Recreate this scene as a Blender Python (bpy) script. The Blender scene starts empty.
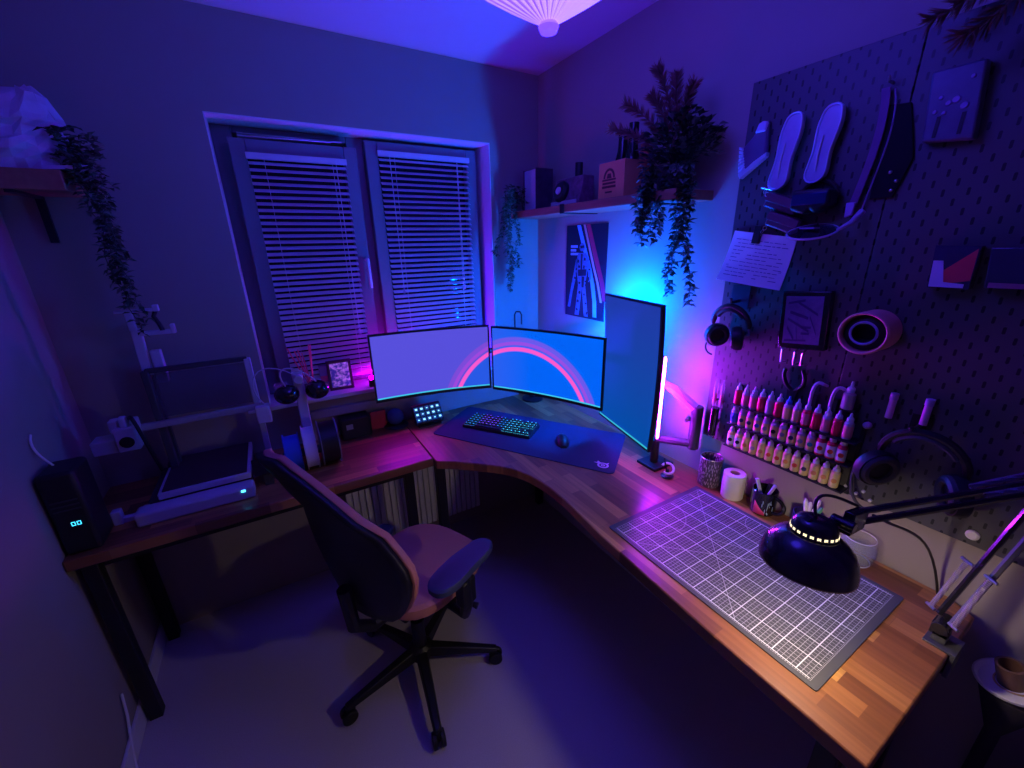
import bpy, bmesh, math, random
from mathutils import Vector, Matrix, Euler
random.seed(7)
PI=math.pi
SC=bpy.context.scene; COL=SC.collection
V=Vector
# ---------------------------------------------------------------- materials
def new_mat(name):
    m=bpy.data.materials.new(name); m.use_nodes=True
    nt=m.node_tree; b=nt.nodes['Principled BSDF']
    return m,nt,b
def M(name,col,rough=.5,metal=0,var=.12,scale=25,emis=None,es=0,trans=0,alpha=1,bump=0,sheen=0,ior=1.45,coat=0,shape=(1,1,1)):
    m,nt,b=new_mat(name); N=nt.nodes; L=nt.links
    tc=N.new('ShaderNodeTexCoord'); mp=N.new('ShaderNodeMapping'); mp.inputs['Scale'].default_value=shape
    nz=N.new('ShaderNodeTexNoise'); nz.inputs['Scale'].default_value=scale; nz.inputs['Detail'].default_value=3
    L.new(tc.outputs['Object'],mp.inputs[0]); L.new(mp.outputs[0],nz.inputs['Vector'])
    mx=N.new('ShaderNodeMix'); mx.data_type='RGBA'
    mx.inputs[6].default_value=(*[c*(1-var) for c in col],1); mx.inputs[7].default_value=(*[min(1,c*(1+var)) for c in col],1)
    L.new(nz.outputs[0],mx.inputs[0]); L.new(mx.outputs[2],b.inputs['Base Color'])
    b.inputs['Roughness'].default_value=rough; b.inputs['Metallic'].default_value=metal; b.inputs['IOR'].default_value=ior
    b.inputs['Transmission Weight'].default_value=trans; b.inputs['Alpha'].default_value=alpha
    b.inputs['Coat Weight'].default_value=coat; b.inputs['Sheen Weight'].default_value=sheen
    if emis: b.inputs['Emission Color'].default_value=(*emis,1); b.inputs['Emission Strength'].default_value=es
    if bump:
        bp=N.new('ShaderNodeBump'); bp.inputs['Strength'].default_value=bump; bp.inputs['Distance'].default_value=.002
        L.new(nz.outputs[0],bp.inputs['Height']); L.new(bp.outputs[0],b.inputs['Normal'])
    return m
class NG:
    """tiny node-math helper"""
    def __init__(s,nt): s.nt=nt
    def v(s,x,sock):
        if isinstance(x,(int,float)): sock.default_value=x
        else: s.nt.links.new(x,sock)
    def m(s,op,a,b=0,c=0):
        n=s.nt.nodes.new('ShaderNodeMath'); n.operation=op
        s.v(a,n.inputs[0]); s.v(b,n.inputs[1]); s.v(c,n.inputs[2]); return n.outputs[0]
    def mix(s,f,a,b):
        n=s.nt.nodes.new('ShaderNodeMix'); n.data_type='RGBA'; s.v(f,n.inputs[0])
        for x,k in ((a,6),(b,7)):
            if isinstance(x,tuple): n.inputs[k].default_value=(*x,1)
            else: s.nt.links.new(x,n.inputs[k])
        return n.outputs[2]
    def obj(s):
        t=s.nt.nodes.new('ShaderNodeTexCoord'); x=s.nt.nodes.new('ShaderNodeSeparateXYZ'); s.nt.links.new(t.outputs['Object'],x.inputs[0])
        return x.outputs
    def line(s,x,pitch,w):      # 1 on lines of half width w every pitch
        f=s.m('PINGPONG',x,pitch/2); return s.m('LESS_THAN',f,w)
def wood(name,along='x'):
    m,nt,b=new_mat(name); g=NG(nt); N=nt.nodes; L=nt.links
    tc=N.new('ShaderNodeTexCoord'); mp=N.new('ShaderNodeMapping')
    if along=='y': mp.inputs['Rotation'].default_value=(0,0,PI/2)
    L.new(tc.outputs['Object'],mp.inputs[0])
    br=N.new('ShaderNodeTexBrick'); L.new(mp.outputs[0],br.inputs['Vector'])
    br.inputs['Scale'].default_value=1; br.inputs['Brick Width'].default_value=.31; br.inputs['Row Height'].default_value=.042
    br.inputs['Mortar Size'].default_value=.0004; br.offset=.37; br.offset_frequency=2; br.squash=.7; br.squash_frequency=3
    br.inputs['Color1'].default_value=(0,0,0,1); br.inputs['Color2'].default_value=(1,1,1,1); br.inputs['Mortar'].default_value=(.3,.3,.3,1)
    rp=N.new('ShaderNodeValToRGB'); L.new(br.outputs[0],rp.inputs[0])
    e=rp.color_ramp.elements
    e[0].position=0; e[0].color=(.17,.060,.022,1); e[1].position=1; e[1].color=(.62,.32,.09,1)
    q=e.new(.45); q.color=(.27,.10,.032,1); q=e.new(.75); q.color=(.40,.165,.05,1)
    nz=N.new('ShaderNodeTexNoise'); mp2=N.new('ShaderNodeMapping'); mp2.inputs['Scale'].default_value=(3,60,10)
    L.new(mp.outputs[0],mp2.inputs[0]); L.new(mp2.outputs[0],nz.inputs[0]); nz.inputs['Detail'].default_value=5; nz.inputs['Scale'].default_value=1.5
    mx=N.new('ShaderNodeMix'); mx.data_type='RGBA'; mx.blend_type='MULTIPLY'; mx.inputs[0].default_value=.6
    r2=N.new('ShaderNodeValToRGB'); L.new(nz.outputs[0],r2.inputs[0]); r2.color_ramp.elements[0].position=.3; r2.color_ramp.elements[0].color=(.45,.42,.4,1); r2.color_ramp.elements[1].position=.7
    L.new(rp.outputs[0],mx.inputs[6]); L.new(r2.outputs[0],mx.inputs[7]); L.new(mx.outputs[2],b.inputs['Base Color'])
    b.inputs['Roughness'].default_value=.42; b.inputs['Coat Weight'].default_value=.15; b.inputs['Coat Roughness'].default_value=.35
    return m
def mat_cutting():
    m,nt,b=new_mat('cutting_mat_grid'); g=NG(nt); x,y,z=g.obj()
    fx=g.line(x,.01,.00055); fy=g.line(y,.01,.00055); bx=g.line(x,.05,.00105); by=g.line(y,.05,.00105)
    fine=g.m('MAXIMUM',fx,fy); bold=g.m('MAXIMUM',bx,by)
    ax=g.m('ABSOLUTE',x); ay=g.m('ABSOLUTE',y)
    inside=g.m('MULTIPLY',g.m('LESS_THAN',ax,.2012),g.m('LESS_THAN',ay,.2762))
    fine=g.m('MULTIPLY',fine,inside)
    # every second column band only shows the fine ruling
    bold=g.m('MULTIPLY',bold,inside)
    def dline(ang,c):
        d=g.m('ABSOLUTE',g.m('SUBTRACT',g.m('ADD',g.m('MULTIPLY',x,math.sin(ang)),g.m('MULTIPLY',y,math.cos(ang))),c)); return g.m('LESS_THAN',d,.0008)
    dg=g.m('MAXIMUM',dline(PI/4,0),dline(PI/3,.05)); dg=g.m('MAXIMUM',dg,dline(-PI/4,.06))
    def arc(cx,cy,r):
        d=g.m('SQRT',g.m('ADD',g.m('POWER',g.m('ABSOLUTE',g.m('SUBTRACT',x,cx)),2),g.m('POWER',g.m('ABSOLUTE',g.m('SUBTRACT',y,cy)),2)))
        return g.m('LESS_THAN',g.m('ABSOLUTE',g.m('SUBTRACT',d,r)),.0008)
    dg=g.m('MAXIMUM',dg,g.m('MAXIMUM',arc(-.05,.2762,.11),arc(.2,.02,.07))); dg=g.m('MULTIPLY',dg,inside)
    # border ticks
    bord=g.m('MULTIPLY',g.m('LESS_THAN',ax,.205),g.m('LESS_THAN',ay,.280)); 
    tick=g.m('MULTIPLY',g.m('MULTIPLY',g.m('MAXIMUM',g.line(x,.005,.0006),g.line(y,.005,.0006)),bord),g.m('SUBTRACT',1,inside))
    f=g.m('MAXIMUM',g.m('MULTIPLY',fine,.42),g.m('MAXIMUM',bold,g.m('MAXIMUM',g.m('MULTIPLY',dg,.5),g.m('MULTIPLY',tick,.5))))
    c=g.mix(f,(.055,.058,.06),(.72,.74,.74)); nt.links.new(c,b.inputs['Base Color']); b.inputs['Roughness'].default_value=.55
    return m
def mat_pegboard():
    m,nt,b=new_mat('pegboard_slots'); g=NG(nt); x,y,z=g.obj()
    def slots(oy,oz):
        dy=g.m('PINGPONG',g.m('ADD',y,oy+4),.02); dz=g.m('PINGPONG',g.m('ADD',z,oz+4),.02)
        # rounded slot 5 x 15 mm
        ez=g.m('MAXIMUM',g.m('SUBTRACT',dz,.005),0)
        d=g.m('SQRT',g.m('ADD',g.m('POWER',dy,2),g.m('POWER',ez,2))); return g.m('LESS_THAN',d,.0027)
    f=g.m('MAXIMUM',slots(0,0),slots(.02,.02))
    c=g.mix(f,(.075,.072,.072),(.004,.004,.004)); nt.links.new(c,b.inputs['Base Color']); b.inputs['Roughness'].default_value=.5
    return m
def mat_screen(name,kind):
    m,nt,b=new_mat(name); g=NG(nt); x,y,z=g.obj()
    b.inputs['Base Color'].default_value=(.01,.01,.012,1); b.inputs['Roughness'].default_value=.5; b.inputs['Specular IOR Level'].default_value=.15
    if kind=='vert':
        gr=g.m('MULTIPLY',g.m('ADD',z,0),1/.54)
        c=g.mix(gr,(.0,.085,.44),(.015,.045,.42)); c=g.mix(g.m('LESS_THAN',z,.015),c,(.05,.6,.75)); es=.85
    else:
        cx=.70 if kind=='left' else .155
        rr=g.m('SQRT',g.m('ADD',g.m('POWER',g.m('ABSOLUTE',g.m('SUBTRACT',x,cx)),2),g.m('POWER',g.m('ABSOLUTE',g.m('ADD',z,.13)),2)))
        def ring(r,w,soft): return g.m('MAXIMUM',g.m('SUBTRACT',1,g.m('DIVIDE',g.m('MAXIMUM',g.m('SUBTRACT',g.m('ABSOLUTE',g.m('SUBTRACT',rr,r)),w),0),soft)),0)
        if kind=='left': base=g.mix(g.m('LESS_THAN',rr,.345),(.095,.078,.70),(.02,.10,.78))
        else: base=g.mix(g.m('MAXIMUM',g.m('SUBTRACT',.5,g.m('MULTIPLY',x,2.5)),0),(.0,.125,.93),(.05,.10,.80))
        c=g.mix(g.m('MULTIPLY',ring(.392,.006,.006),.35),base,(.42,.05,.66))
        c=g.mix(g.m('MULTIPLY',ring(.372,.006,.006),.75),c,(.42,.06,.72))
        c=g.mix(ring(.345,.007,.005),c,(.95,.10,.62)); c=g.mix(g.m('LESS_THAN',z,.0205),c,(.05,.55,.8)); es=1.0
    nt.links.new(c,b.inputs['Emission Color']); b.inputs['Emission Strength'].default_value=es
    return m
def emit(name,col,s): 
    m=M(name,(.06,.06,.07),.4,emis=col,es=s); return m
# ---------------------------------------------------------------- geometry builder
class B:
    def __init__(s): s.bm=bmesh.new(); s.i=0
    def face(s,vs):
        try: f=s.bm.faces.new(vs); f.material_index=s.i; return f
        except ValueError: return None
    def hexa(s,p):
        v=[s.bm.verts.new(q) for q in p]
        for a in ((0,3,2,1),(4,5,6,7),(0,1,5,4),(1,2,6,5),(2,3,7,6),(3,0,4,7)): s.face([v[k] for k in a])
        return s
    def box(s,x0,x1,y0,y1,z0,z1):
        return s.hexa([(x0,y0,z0),(x1,y0,z0),(x1,y1,z0),(x0,y1,z0),(x0,y0,z1),(x1,y0,z1),(x1,y1,z1),(x0,y1,z1)])
    def obox(s,c,size,rot=(0,0,0)):
        R=Euler(rot).to_matrix(); c=V(c); a,b_,d=[k/2 for k in size]
        return s.hexa([c+R@V(q) for q in ((-a,-b_,-d),(a,-b_,-d),(a,b_,-d),(-a,b_,-d),(-a,-b_,d),(a,-b_,d),(a,b_,d),(-a,b_,d))])
    def rings(s,rs,cap0=True,cap1=True,close=True):
        R=[[s.bm.verts.new(p) for p in r] for r in rs]; n=len(R[0])
        for a,b_ in zip(R,R[1:]):
            for k in range(n if close else n-1): s.face([a[k],a[(k+1)%n],b_[(k+1)%n],b_[k]])
        if cap0: s.face(R[0][::-1])
        if cap1: s.face(R[-1])
        return s
    def lathe(s,prof,o=(0,0,0),axis=(0,0,1),n=24,cap0=True,cap1=True):
        ax=V(axis).normalized(); q=ax.to_track_quat('Z','Y'); o=V(o); rs=[]
        for r,h in prof:
            r=max(r,1e-5); rs.append([o+q@V((r*math.cos(2*PI*k/n),r*math.sin(2*PI*k/n),h)) for k in range(n)])
        return s.rings(rs,cap0,cap1)
    def cyl(s,p0,p1,r0,r1=None,n=16):
        p0=V(p0); p1=V(p1); L=(p1-p0).length
        return s.lathe([(r0,0),(r0 if r1 is None else r1,L)],p0,p1-p0,n)
    def tube(s,pts,r,n=8,caps=True):
        pts=[V(p) for p in pts]; rr=r if isinstance(r,(list,tuple)) else [r]*len(pts); rs=[]; up=None
        for i,p in enumerate(pts):
            t=(pts[min(i+1,len(pts)-1)]-pts[max(i-1,0)]).normalized()
            if up is None: up=t.orthogonal().normalized()
            up=(up-t*up.dot(t)); up=up.normalized() if up.length>1e-6 else t.orthogonal().normalized()
            w=t.cross(up); rs.append([p+(up*math.cos(2*PI*k/n)+w*math.sin(2*PI*k/n))*rr[i] for k in range(n)])
        return s.rings(rs,caps,caps)
    def torus(s,c,R,r,axis=(0,0,1),a0=0,a1=2*PI,n=32,m=8,sc=(1,1)):
        q=V(axis).normalized().to_track_quat('Z','Y'); c=V(c)
        full=abs(a1-a0-2*PI)<1e-6; cnt=n+1
        pts=[c+q@V((R*sc[0]*math.cos(a0+(a1-a0)*k/n),R*sc[1]*math.sin(a0+(a1-a0)*k/n),0)) for k in range(cnt)]
        return s.tube(pts,r,m,not full)
    def prism(s,poly,off):
        off=V(off); return s.rings([[V(p) for p in poly],[V(p)+off for p in poly]])
    def sphere(s,c,r,sc=(1,1,1),n=20,m=12):
        c=V(c); rs=[]
        for j in range(m+1):
            a=-PI/2+PI*j/m; rs.append([c+V((max(math.cos(a),1e-4)*r*sc[0]*math.cos(2*PI*k/n),max(math.cos(a),1e-4)*r*sc[1]*math.sin(2*PI*k/n),r*sc[2]*math.sin(a))) for k in range(n)])
        return s.rings(rs)
    def leaf(s,p,d,nrm,L,W):
        p=V(p); d=V(d).normalized(); w=d.cross(V(nrm)); w=w.normalized() if w.length>1e-4 else d.orthogonal().normalized(); u=w.cross(d)
        a=s.bm.verts.new(p); b_=s.bm.verts.new(p+d*L*.45+w*W/2+u*W*.18); c=s.bm.verts.new(p+d*L-u*L*.12); e=s.bm.verts.new(p+d*L*.45-w*W/2+u*W*.18)
        s.face([a,b_,c]); s.face([a,c,e]); return s
def root(name,label,cat,loc=(0,0,0),rz=0,group=None,kind=None):
    o=bpy.data.objects.new(name,None); o.empty_display_size=.05; COL.objects.link(o); o.location=loc; o.rotation_euler=(0,0,rz)
    return tag(o,label,cat,group,kind)
def tag(o,label=None,cat=None,group=None,kind=None):
    if label: o['label']=label
    if cat: o['category']=cat
    if group: o['group']=group
    if kind: o['kind']=kind
    return o
def world_m(o):
    m=Matrix.Translation(o.location)@o.rotation_euler.to_matrix().to_4x4()
    return world_m(o.parent)@m if o.parent else m
def part(name,b,mats,parent=None,bev=0,smooth=True,local=False,label=None,loc=None,ang=35,solid=0,seg=2,sub=0):
    """link builder b as one mesh object; builder is in world coordinates unless local"""
    bm=b.bm; bmesh.ops.recalc_face_normals(bm,faces=bm.faces)
    o=bpy.data.objects.new(name,None if False else bpy.data.meshes.new(name)); COL.objects.link(o)
    if parent: o.parent=parent
    if loc is not None: o.location=loc
    if not local: bm.transform(world_m(o).inverted())
    bm.to_mesh(o.data); bm.free()
    for m in (mats if isinstance(mats,(list,tuple)) else [mats]): o.data.materials.append(m)
    if smooth:
        o.data.polygons.foreach_set('use_smooth',[True]*len(o.data.polygons)); o.data.set_sharp_from_angle(angle=math.radians(ang))
    if solid: md=o.modifiers.new('t','SOLIDIFY'); md.thickness=solid; md.offset=0
    if bev: md=o.modifiers.new('b','BEVEL'); md.width=bev; md.segments=seg; md.limit_method='ANGLE'; md.angle_limit=math.radians(40)
    if sub: md=o.modifiers.new('s','SUBSURF'); md.levels=sub; md.render_levels=sub
    if label: o['label']=label
    return o
def single(name,b,mats,label,cat,loc,group=None,kind=None,**k):
    o=part(name,b,mats,None,loc=loc,**k); return tag(o,label,cat,group,kind)
def copy_tree(o,parent=None):
    c=o.copy(); COL.objects.link(c); c.parent=parent
    for ch in list(o.children): copy_tree(ch,c)
    return c
def structure(name,b,m,parent=None,**k):
    o=part(name,b,m,parent,**k)
    if not parent: o['kind']='structure'
    return o
def bez(p0,p1,p2,p3,n=12):
    p0,p1,p2,p3=map(V,(p0,p1,p2,p3)); r=[]
    for i in range(n+1):
        t=i/n; r.append(p0*(1-t)**3+p1*3*t*(1-t)**2+p2*3*t*t*(1-t)+p3*t**3)
    return r
# palette
WALL=M('wall_paint',(.34,.295,.25),.85,var=.03,scale=8,bump=.1)
CEIL=M('ceiling_paint',(.62,.61,.60),.9,var=.02)
CARPET=M('carpet',(.55,.50,.50),.95,var=.2,scale=300,bump=.6)
WHITE=M('white_paint',(.75,.74,.74),.45,var=.02)
ANTH=M('anthracite_frame',(.17,.18,.20),.45,var=.05)
BLACK=M('black_plastic',(.012,.012,.013),.45,var=.2)
BLACKG=M('black_gloss',(.01,.01,.012),.12,var=.1,coat=.5)
DGREY=M('dark_grey',(.05,.05,.055),.55)
GREY=M('grey_plastic',(.3,.3,.31),.5)
METAL=M('brushed_steel',(.6,.6,.6),.3,1,var=.15,scale=120)
PALE=M('pale_plastic',(.55,.55,.57),.4,var=.04)
WOODX=wood('worktop_staves_left','x'); WOODY=wood('worktop_staves_right','y')
SHELFW=M('shelf_wood',(.35,.15,.08),.55,var=.35,scale=6,shape=(10,1,10))
CARD=M('orange_card',(.75,.30,.12),.7,var=.1)
REDW=M('red_plastic',(.6,.05,.05),.4)
LEAF=[M('leaf_green',(.06,.13,.06),.55,var=.4,scale=40),M('leaf_dark',(.03,.06,.03),.6,var=.4,scale=40),M('leaf_pale',(.16,.20,.14),.5,var=.3,scale=40)]
DRIED=M('dried_grass',(.22,.10,.07),.8,var=.4,scale=60)
CLEAR=M('clear_plastic',(.9,.9,.95),.15,var=.02,alpha=.28)
GLASS=M('glass',(1,1,1),.02,var=0,trans=1)
SLAT=M('blind_slat',(.60,.60,.63),.4,var=.05)
# ---------------------------------------------------------------- room shell
XL=-2.02; YF=-2.75; H=2.4
WX0,WX1,WZ0,WZ1,WD=-1.43,-.285,.965,2.083,.15
structure('floor',B().box(XL-.1,.1,YF-.1,.1,-.05,0),CARPET)
structure('ceiling',B().box(XL-.1,.1,YF-.1,.1,H,H+.05),CEIL)
structure('wall_left',B().box(XL-.1,XL,YF,0,0,H),WALL)
structure('wall_right',B().box(0,.1,YF,0,0,H),WALL)
structure('wall_front',B().box(XL-.1,.1,YF-.1,YF,0,H),WALL)
w=B(); T=.25
w.box(XL-.1,WX0,0,T,0,H).box(WX1,.1,0,T,0,H).box(WX0,WX1,0,T,0,WZ0-.02).box(WX0,WX1,0,T,WZ1,H)
structure('wall_back',w,WALL)
structure('trim_1',B().box(WX0-.0,WX1,-.035,WD+.0,WZ0-.02,WZ0),WHITE,bev=.004)       # window board
# white plaster reveal lining
structure('trim_2',B().box(WX0,WX0+.004,0,WD,WZ0,WZ1).box(WX1-.004,WX1,0,WD,WZ0,WZ1).box(WX0,WX1,0,WD,WZ1-.004,WZ1),WHITE)
structure('baseboard_right',B().box(-.012,0,YF,0,0,.08),WHITE,bev=.003)
structure('baseboard_left',B().box(XL,XL+.012,YF,0,0,.08),WHITE,bev=.003)
# window
win=root('window_1',None,None,(-.85,WD,WZ0)); win['kind']='structure'
y0,y1=WD,WD+.06
fr=B().box(WX0,-1.355,y0,y1,WZ0,WZ1).box(WX1-.035,WX1,y0,y1,WZ0,WZ1).box(-.93,-.845,y0,y1,WZ0,WZ1)
for xa,xb in ((-1.355,-.93),(-.845,WX1-.035)): fr.box(xa,xb,y0,y1,WZ1-.03,WZ1).box(xa,xb,y0,y1,WZ0,WZ0+.04)
part('window_frame',fr,ANTH,win,bev=.005)
def sash(x0,x1,z0,z1,ya,tilt,nm):
    b=B(); d=.045; f=.055
    b.box(x0,x0+f,ya-d,ya,z0,z1).box(x1-f,x1,ya-d,ya,z0,z1).box(x0+f,x1-f,ya-d,ya,z1-f,z1).box(x0+f,x1-f,ya-d,ya,z0,z0+f)
    if tilt: b.bm.transform(Matrix.Translation((0,ya,z0))@Matrix.Rotation(tilt,4,'X')@Matrix.Translation((0,-ya,-z0)))
    o=part(nm,b,ANTH,win,bev=.004); 
    g=B().box(x0+f,x1-f,ya-.012,ya-.006,z0+f,z1-f)
    if tilt: g.bm.transform(Matrix.Translation((0,ya,z0))@Matrix.Rotation(tilt,4,'X')@Matrix.Translation((0,-ya,-z0)))
    part('pane',g,M('window_pane',(.01,.01,.02),.05,var=0),o)
sash(-1.375,-.905,WZ0+.03,2.025,WD-.002,.035,'sash'); sash(-.86,-.315,WZ0+.03,WZ1-.018,WD-.002,0,'sash')
hd=B().box(-.93,-.906,WD-.06,WD-.048,1.50,1.60).tube([(-.918,WD-.06,1.56),(-.918,WD-.09,1.56),(-.918,WD-.092,1.54),(-.918,WD-.092,1.43)],.009)
part('handle',hd,WHITE,win,bev=.002,label='white window handle')
part('stay_rod',B().cyl((-1.34,WD-.05,2.035),(-1.0,WD-.05,2.04),.006).cyl((-1.34,WD-.02,2.05),(-.95,WD-.02,2.05),.005),METAL,win)
def blind(x0,x1,z0,z1,yy,tilt,label,ncord):
    r=root('venetian_blind',label,'window blind',((x0+x1)/2,yy,z0),0,'slatted blinds on the window sashes')
    hb=B().box(x0,x1,yy-.022,yy,z1-.022,z1); sl=B(); n=int((z1-z0-.03)/.0245); W=.021
    for i in range(n):
        z=z1-.035-i*.0245
        # slightly cupped slat, room edge lower
        pr=[(yy-.020,z-.0065),(yy-.0115,z-.0005),(yy-.003,z+.0055)]
        sl.rings([[(x0+.004,a,c) for a,c in pr]+[(x0+.004,a,c-.0008) for a,c in pr[::-1]],[(x1-.004,a,c) for a,c in pr]+[(x1-.004,a,c-.0008) for a,c in pr[::-1]]])
    rb=B().box(x0+.003,x1-.003,yy-.02,yy-.002,z0,z0+.014); cd=B()
    for xx in (x0+(x1-x0)*.16,x0+(x1-x0)*.84): cd.box(xx,xx+.0015,yy-.0235,yy-.0225,z0,z1-.02)
    for xx,zz in ncord: cd.tube([(xx,yy-.027,z1-.02),(xx+.003,yy-.03,zz)],.0013,6)
    tt=B()
    for xx,zz in ncord: tt.lathe([(.002,.03),(.006,.012),(.007,0)],(xx+.003,yy-.03,zz-.028),n=10)
    Mx=Matrix.Translation((0,WD,WZ0+.03))@Matrix.Rotation(tilt,4,'X')@Matrix.Translation((0,-WD,-WZ0-.03))
    for nm,b,m in (('headrail',hb,SLAT),('slats',sl,SLAT),('bottom_rail',rb,SLAT),('cord',cd,WHITE),('cord_tassel',tt,CLEAR)):
        if tilt: b.bm.transform(Mx)
        part(nm,b,m,r)
blind(-1.325,-.955,1.01,1.975,WD-.048,.035,'venetian blind on the tilted left sash of the window, closest to the printer',[(-1.0,1.25)])
blind(-.81,-.36,1.01,2.025,WD-.048,0,'venetian blind on the right sash of the window, beside the wall corner',[(-.76,1.42),(-.43,1.42)])
# radiator under window
ra=root('radiator','white ribbed radiator on the wall under the window, below the desk','radiator',(-.85,-.06,.12))
b=B(); 
for i in range(24): x=-1.2+i*.03; b.box(x,x+.024,-.10,-.085,.14,.62)
part('front_panel',b.box(-1.2,-.48,-.085,-.05,.14,.62),WHITE,ra,bev=.002)
part('bracket',B().box(-1.1,-1.07,-.05,0,.2,.5).box(-.6,-.57,-.05,0,.2,.5),WHITE,ra)
part('valve',B().cyl((-1.215,-.07,.0),(-1.215,-.07,.2),.009).cyl((-1.235,-.07,.2),(-1.19,-.07,.2),.016),WHITE,ra)
# ---------------------------------------------------------------- worktops and legs
DZ=.75; TH=.038
front=[(-.862,-.508),(-.80,-.552),(-.755,-.592),(-.715,-.630),(-.675,-.668),(-.640,-.708),(-.612,-.752),(-.592,-.80),(-.578,-.86),(-.570,-.93),(-.570,-1.02),(-.578,-1.12),(-.588,-1.22),(-.596,-1.4),(-.602,-1.6),(-.606,-1.912)]
poly=[(-.862,-.004)]+front+[(-.035,-1.912),(-.004,-1.86),(-.004,-.004)]
dk=root('corner_desk','curved corner desk with brown butcher block top running along the pegboard wall','desk',(-.4,-1,0))
part('worktop',B().prism([(x,y,DZ-TH) for x,y in poly],(0,0,TH)),WOODY,dk,bev=.004)
for x,y in ((-.545,-1.85),(-.06,-1.85),(-.06,-.1),(-.835,-.46)): part('leg',B().box(x-.02,x+.02,y-.02,y+.02,0,DZ-TH),BLACK,dk,bev=.003)
part('rail',B().box(-.53,-.08,-1.865,-1.835,DZ-TH-.06,DZ-TH).box(-.075,-.045,-1.83,-.12,DZ-TH-.06,DZ-TH),BLACK,dk)
ld=root('side_desk','straight butcher block desk under the window carrying the printer','desk',(-1.4,-.25,0))
part('worktop',B().box(XL+.002,-.864,-.478,-.004,DZ-TH,DZ),WOODX,ld,bev=.004)
for x,y in ((-1.98,-.43),(-1.98,-.06),(-.96,-.40),(-.90,-.06)): part('leg',B().box(x-.02,x+.02,y-.02,y+.02,0,DZ-TH),BLACK,ld,bev=.003)
part('rail',B().box(-1.96,-.98,-.415,-.385,DZ-TH-.05,DZ-TH),BLACK,ld)
# ---------------------------------------------------------------- lights
# pendant
pd=root('pendant_lamp','pleated white paper pendant lamp glowing violet under the ceiling','lamp',(-.79,-1.21,H))
prof=[(.012,2.008),(.05,2.030),(.10,2.060),(.15,2.092),(.19,2.122),(.212,2.155),(.21,2.20),(.18,2.26),(.12,2.32),(.05,2.355)]
b=B(); n=96; rs=[]
for r_,z in prof:
    rs.append([(-.79+r_*(1+(.05 if k%2 else -.05))*math.cos(2*PI*k/n),-1.21+r_*(1+(.05 if k%2 else -.05))*math.sin(2*PI*k/n),z) for k in range(n)])
b.rings(rs,False,False)
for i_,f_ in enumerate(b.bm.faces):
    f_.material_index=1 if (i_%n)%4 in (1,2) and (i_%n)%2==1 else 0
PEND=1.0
# glowing pleated paper: brighter and dimmer emission paints the shading of the folds
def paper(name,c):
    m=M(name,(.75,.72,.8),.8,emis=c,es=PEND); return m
DIM_GLOW=paper('dim_painted_glow',(.24,.08,4.5)); part('shade',b,[paper('pleated_paper',(.55,.30,9)),DIM_GLOW],pd,smooth=False)
part('finial',B().lathe([(.004,0),(.016,.004),(.02,.013),(.014,.024),(.004,.03)],(-.79,-1.21,1.992),n=20),DIM_GLOW,pd)  # finial is no lamp; its emission imitates light coming through it
part('ceiling_rose',B().lathe([(.006,-.045),(.05,-.02),(.055,0)],(-.79,-1.21,H),n=24),WHITE,pd)
part('bulb',B().sphere((-.79,-1.21,2.20),.045),emit('violet_bulb',(.13,.02,1),PENDANT:=1),pd)
# ---------------------------------------------------------------- monitors
def panel_pts(P0,P1,sag,n,side):
    P0=V((*P0,0)); P1=V((*P1,0)); d=(P1-P0); L=d.length; d.normalize(); nrm=V((-d.y,d.x,0)) # away from viewer
    if nrm.dot(V((P0.x+1.343,P0.y+1.996,0)))<0: nrm=-nrm
    return d,nrm,L
def monitor(P0,P1,z0,z1,sag,kind,label,curve='h'):
    """local frame: x along the width from the left edge, y away from viewer, z up"""
    dx=V(P1)-V(P0); L=dx.length; ang=math.atan2(dx.y,dx.x)
    r=root('monitor',label,'monitor',(P0[0],P0[1],z0),ang)
    H_=z1-z0; n=20; bz=.008; fr_=B(); sc=B()
    def y(u,w):  # u,w in 0..1
        q=u if curve=='h' else w
        return sag*4*q*(1-q)
    nw=n if curve=='v' else 1
    def grid(b,x0,x1,a0,a1,off):
        nx=n if curve=='h' else 1; nz=n if curve=='v' else 1
        G=[[b.bm.verts.new((x0+(x1-x0)*i/nx, y((x0+(x1-x0)*i/nx)/L,(a0+(a1-a0)*j/nz)/H_)+off, a0+(a1-a0)*j/nz)) for j in range(nz+1)] for i in range(nx+1)]
        for i in range(nx):
            for j in range(nz): b.face([G[i][j],G[i+1][j],G[i+1][j+1],G[i][j+1]])
        return G
    Gf=grid(fr_,0,L,0,H_,0); Gb=grid(fr_,0,L,0,H_,.014)
    nx=len(Gf)-1; nz=len(Gf[0])-1
    for i in range(nx):
        for j in (0,nz): fr_.face([Gf[i][j],Gf[i+1][j],Gb[i+1][j],Gb[i][j]])
    for j in range(nz):
        for i in (0,nx): fr_.face([Gf[i][j],Gf[i][j+1],Gb[i][j+1],Gb[i][j]])
    part('housing',fr_,BLACK,r,local=True)
    bt=.014 if curve=='h' else bz
    grid(sc,bz,L-bz,bt,H_-bz,-.0012)
    o=part('screen',sc,mat_screen('screen_'+kind,kind),r,local=True,loc=(0,0,0))
    bb=B(); ym=sag+.014
    bb.hexa([(L*.3,ym-.012,H_*.25),(L*.7,ym-.012,H_*.25),(L*.7,ym+.02,H_*.3),(L*.3,ym+.02,H_*.3),(L*.3,ym-.012,H_*.75),(L*.7,ym-.012,H_*.75),(L*.7,ym+.02,H_*.7),(L*.3,ym+.02,H_*.7)])
    part('rear_cover',bb,BLACK,r,local=True,bev=.006)
    bb=B().box(L*.42,L*.58,ym+.02,ym+.032,H_*.42,H_*.58); part('mount_plate',bb,DGREY,r,local=True)
    c=world_m(r)@V((L/2,ym+.034,H_/2)); return r,c
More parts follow.
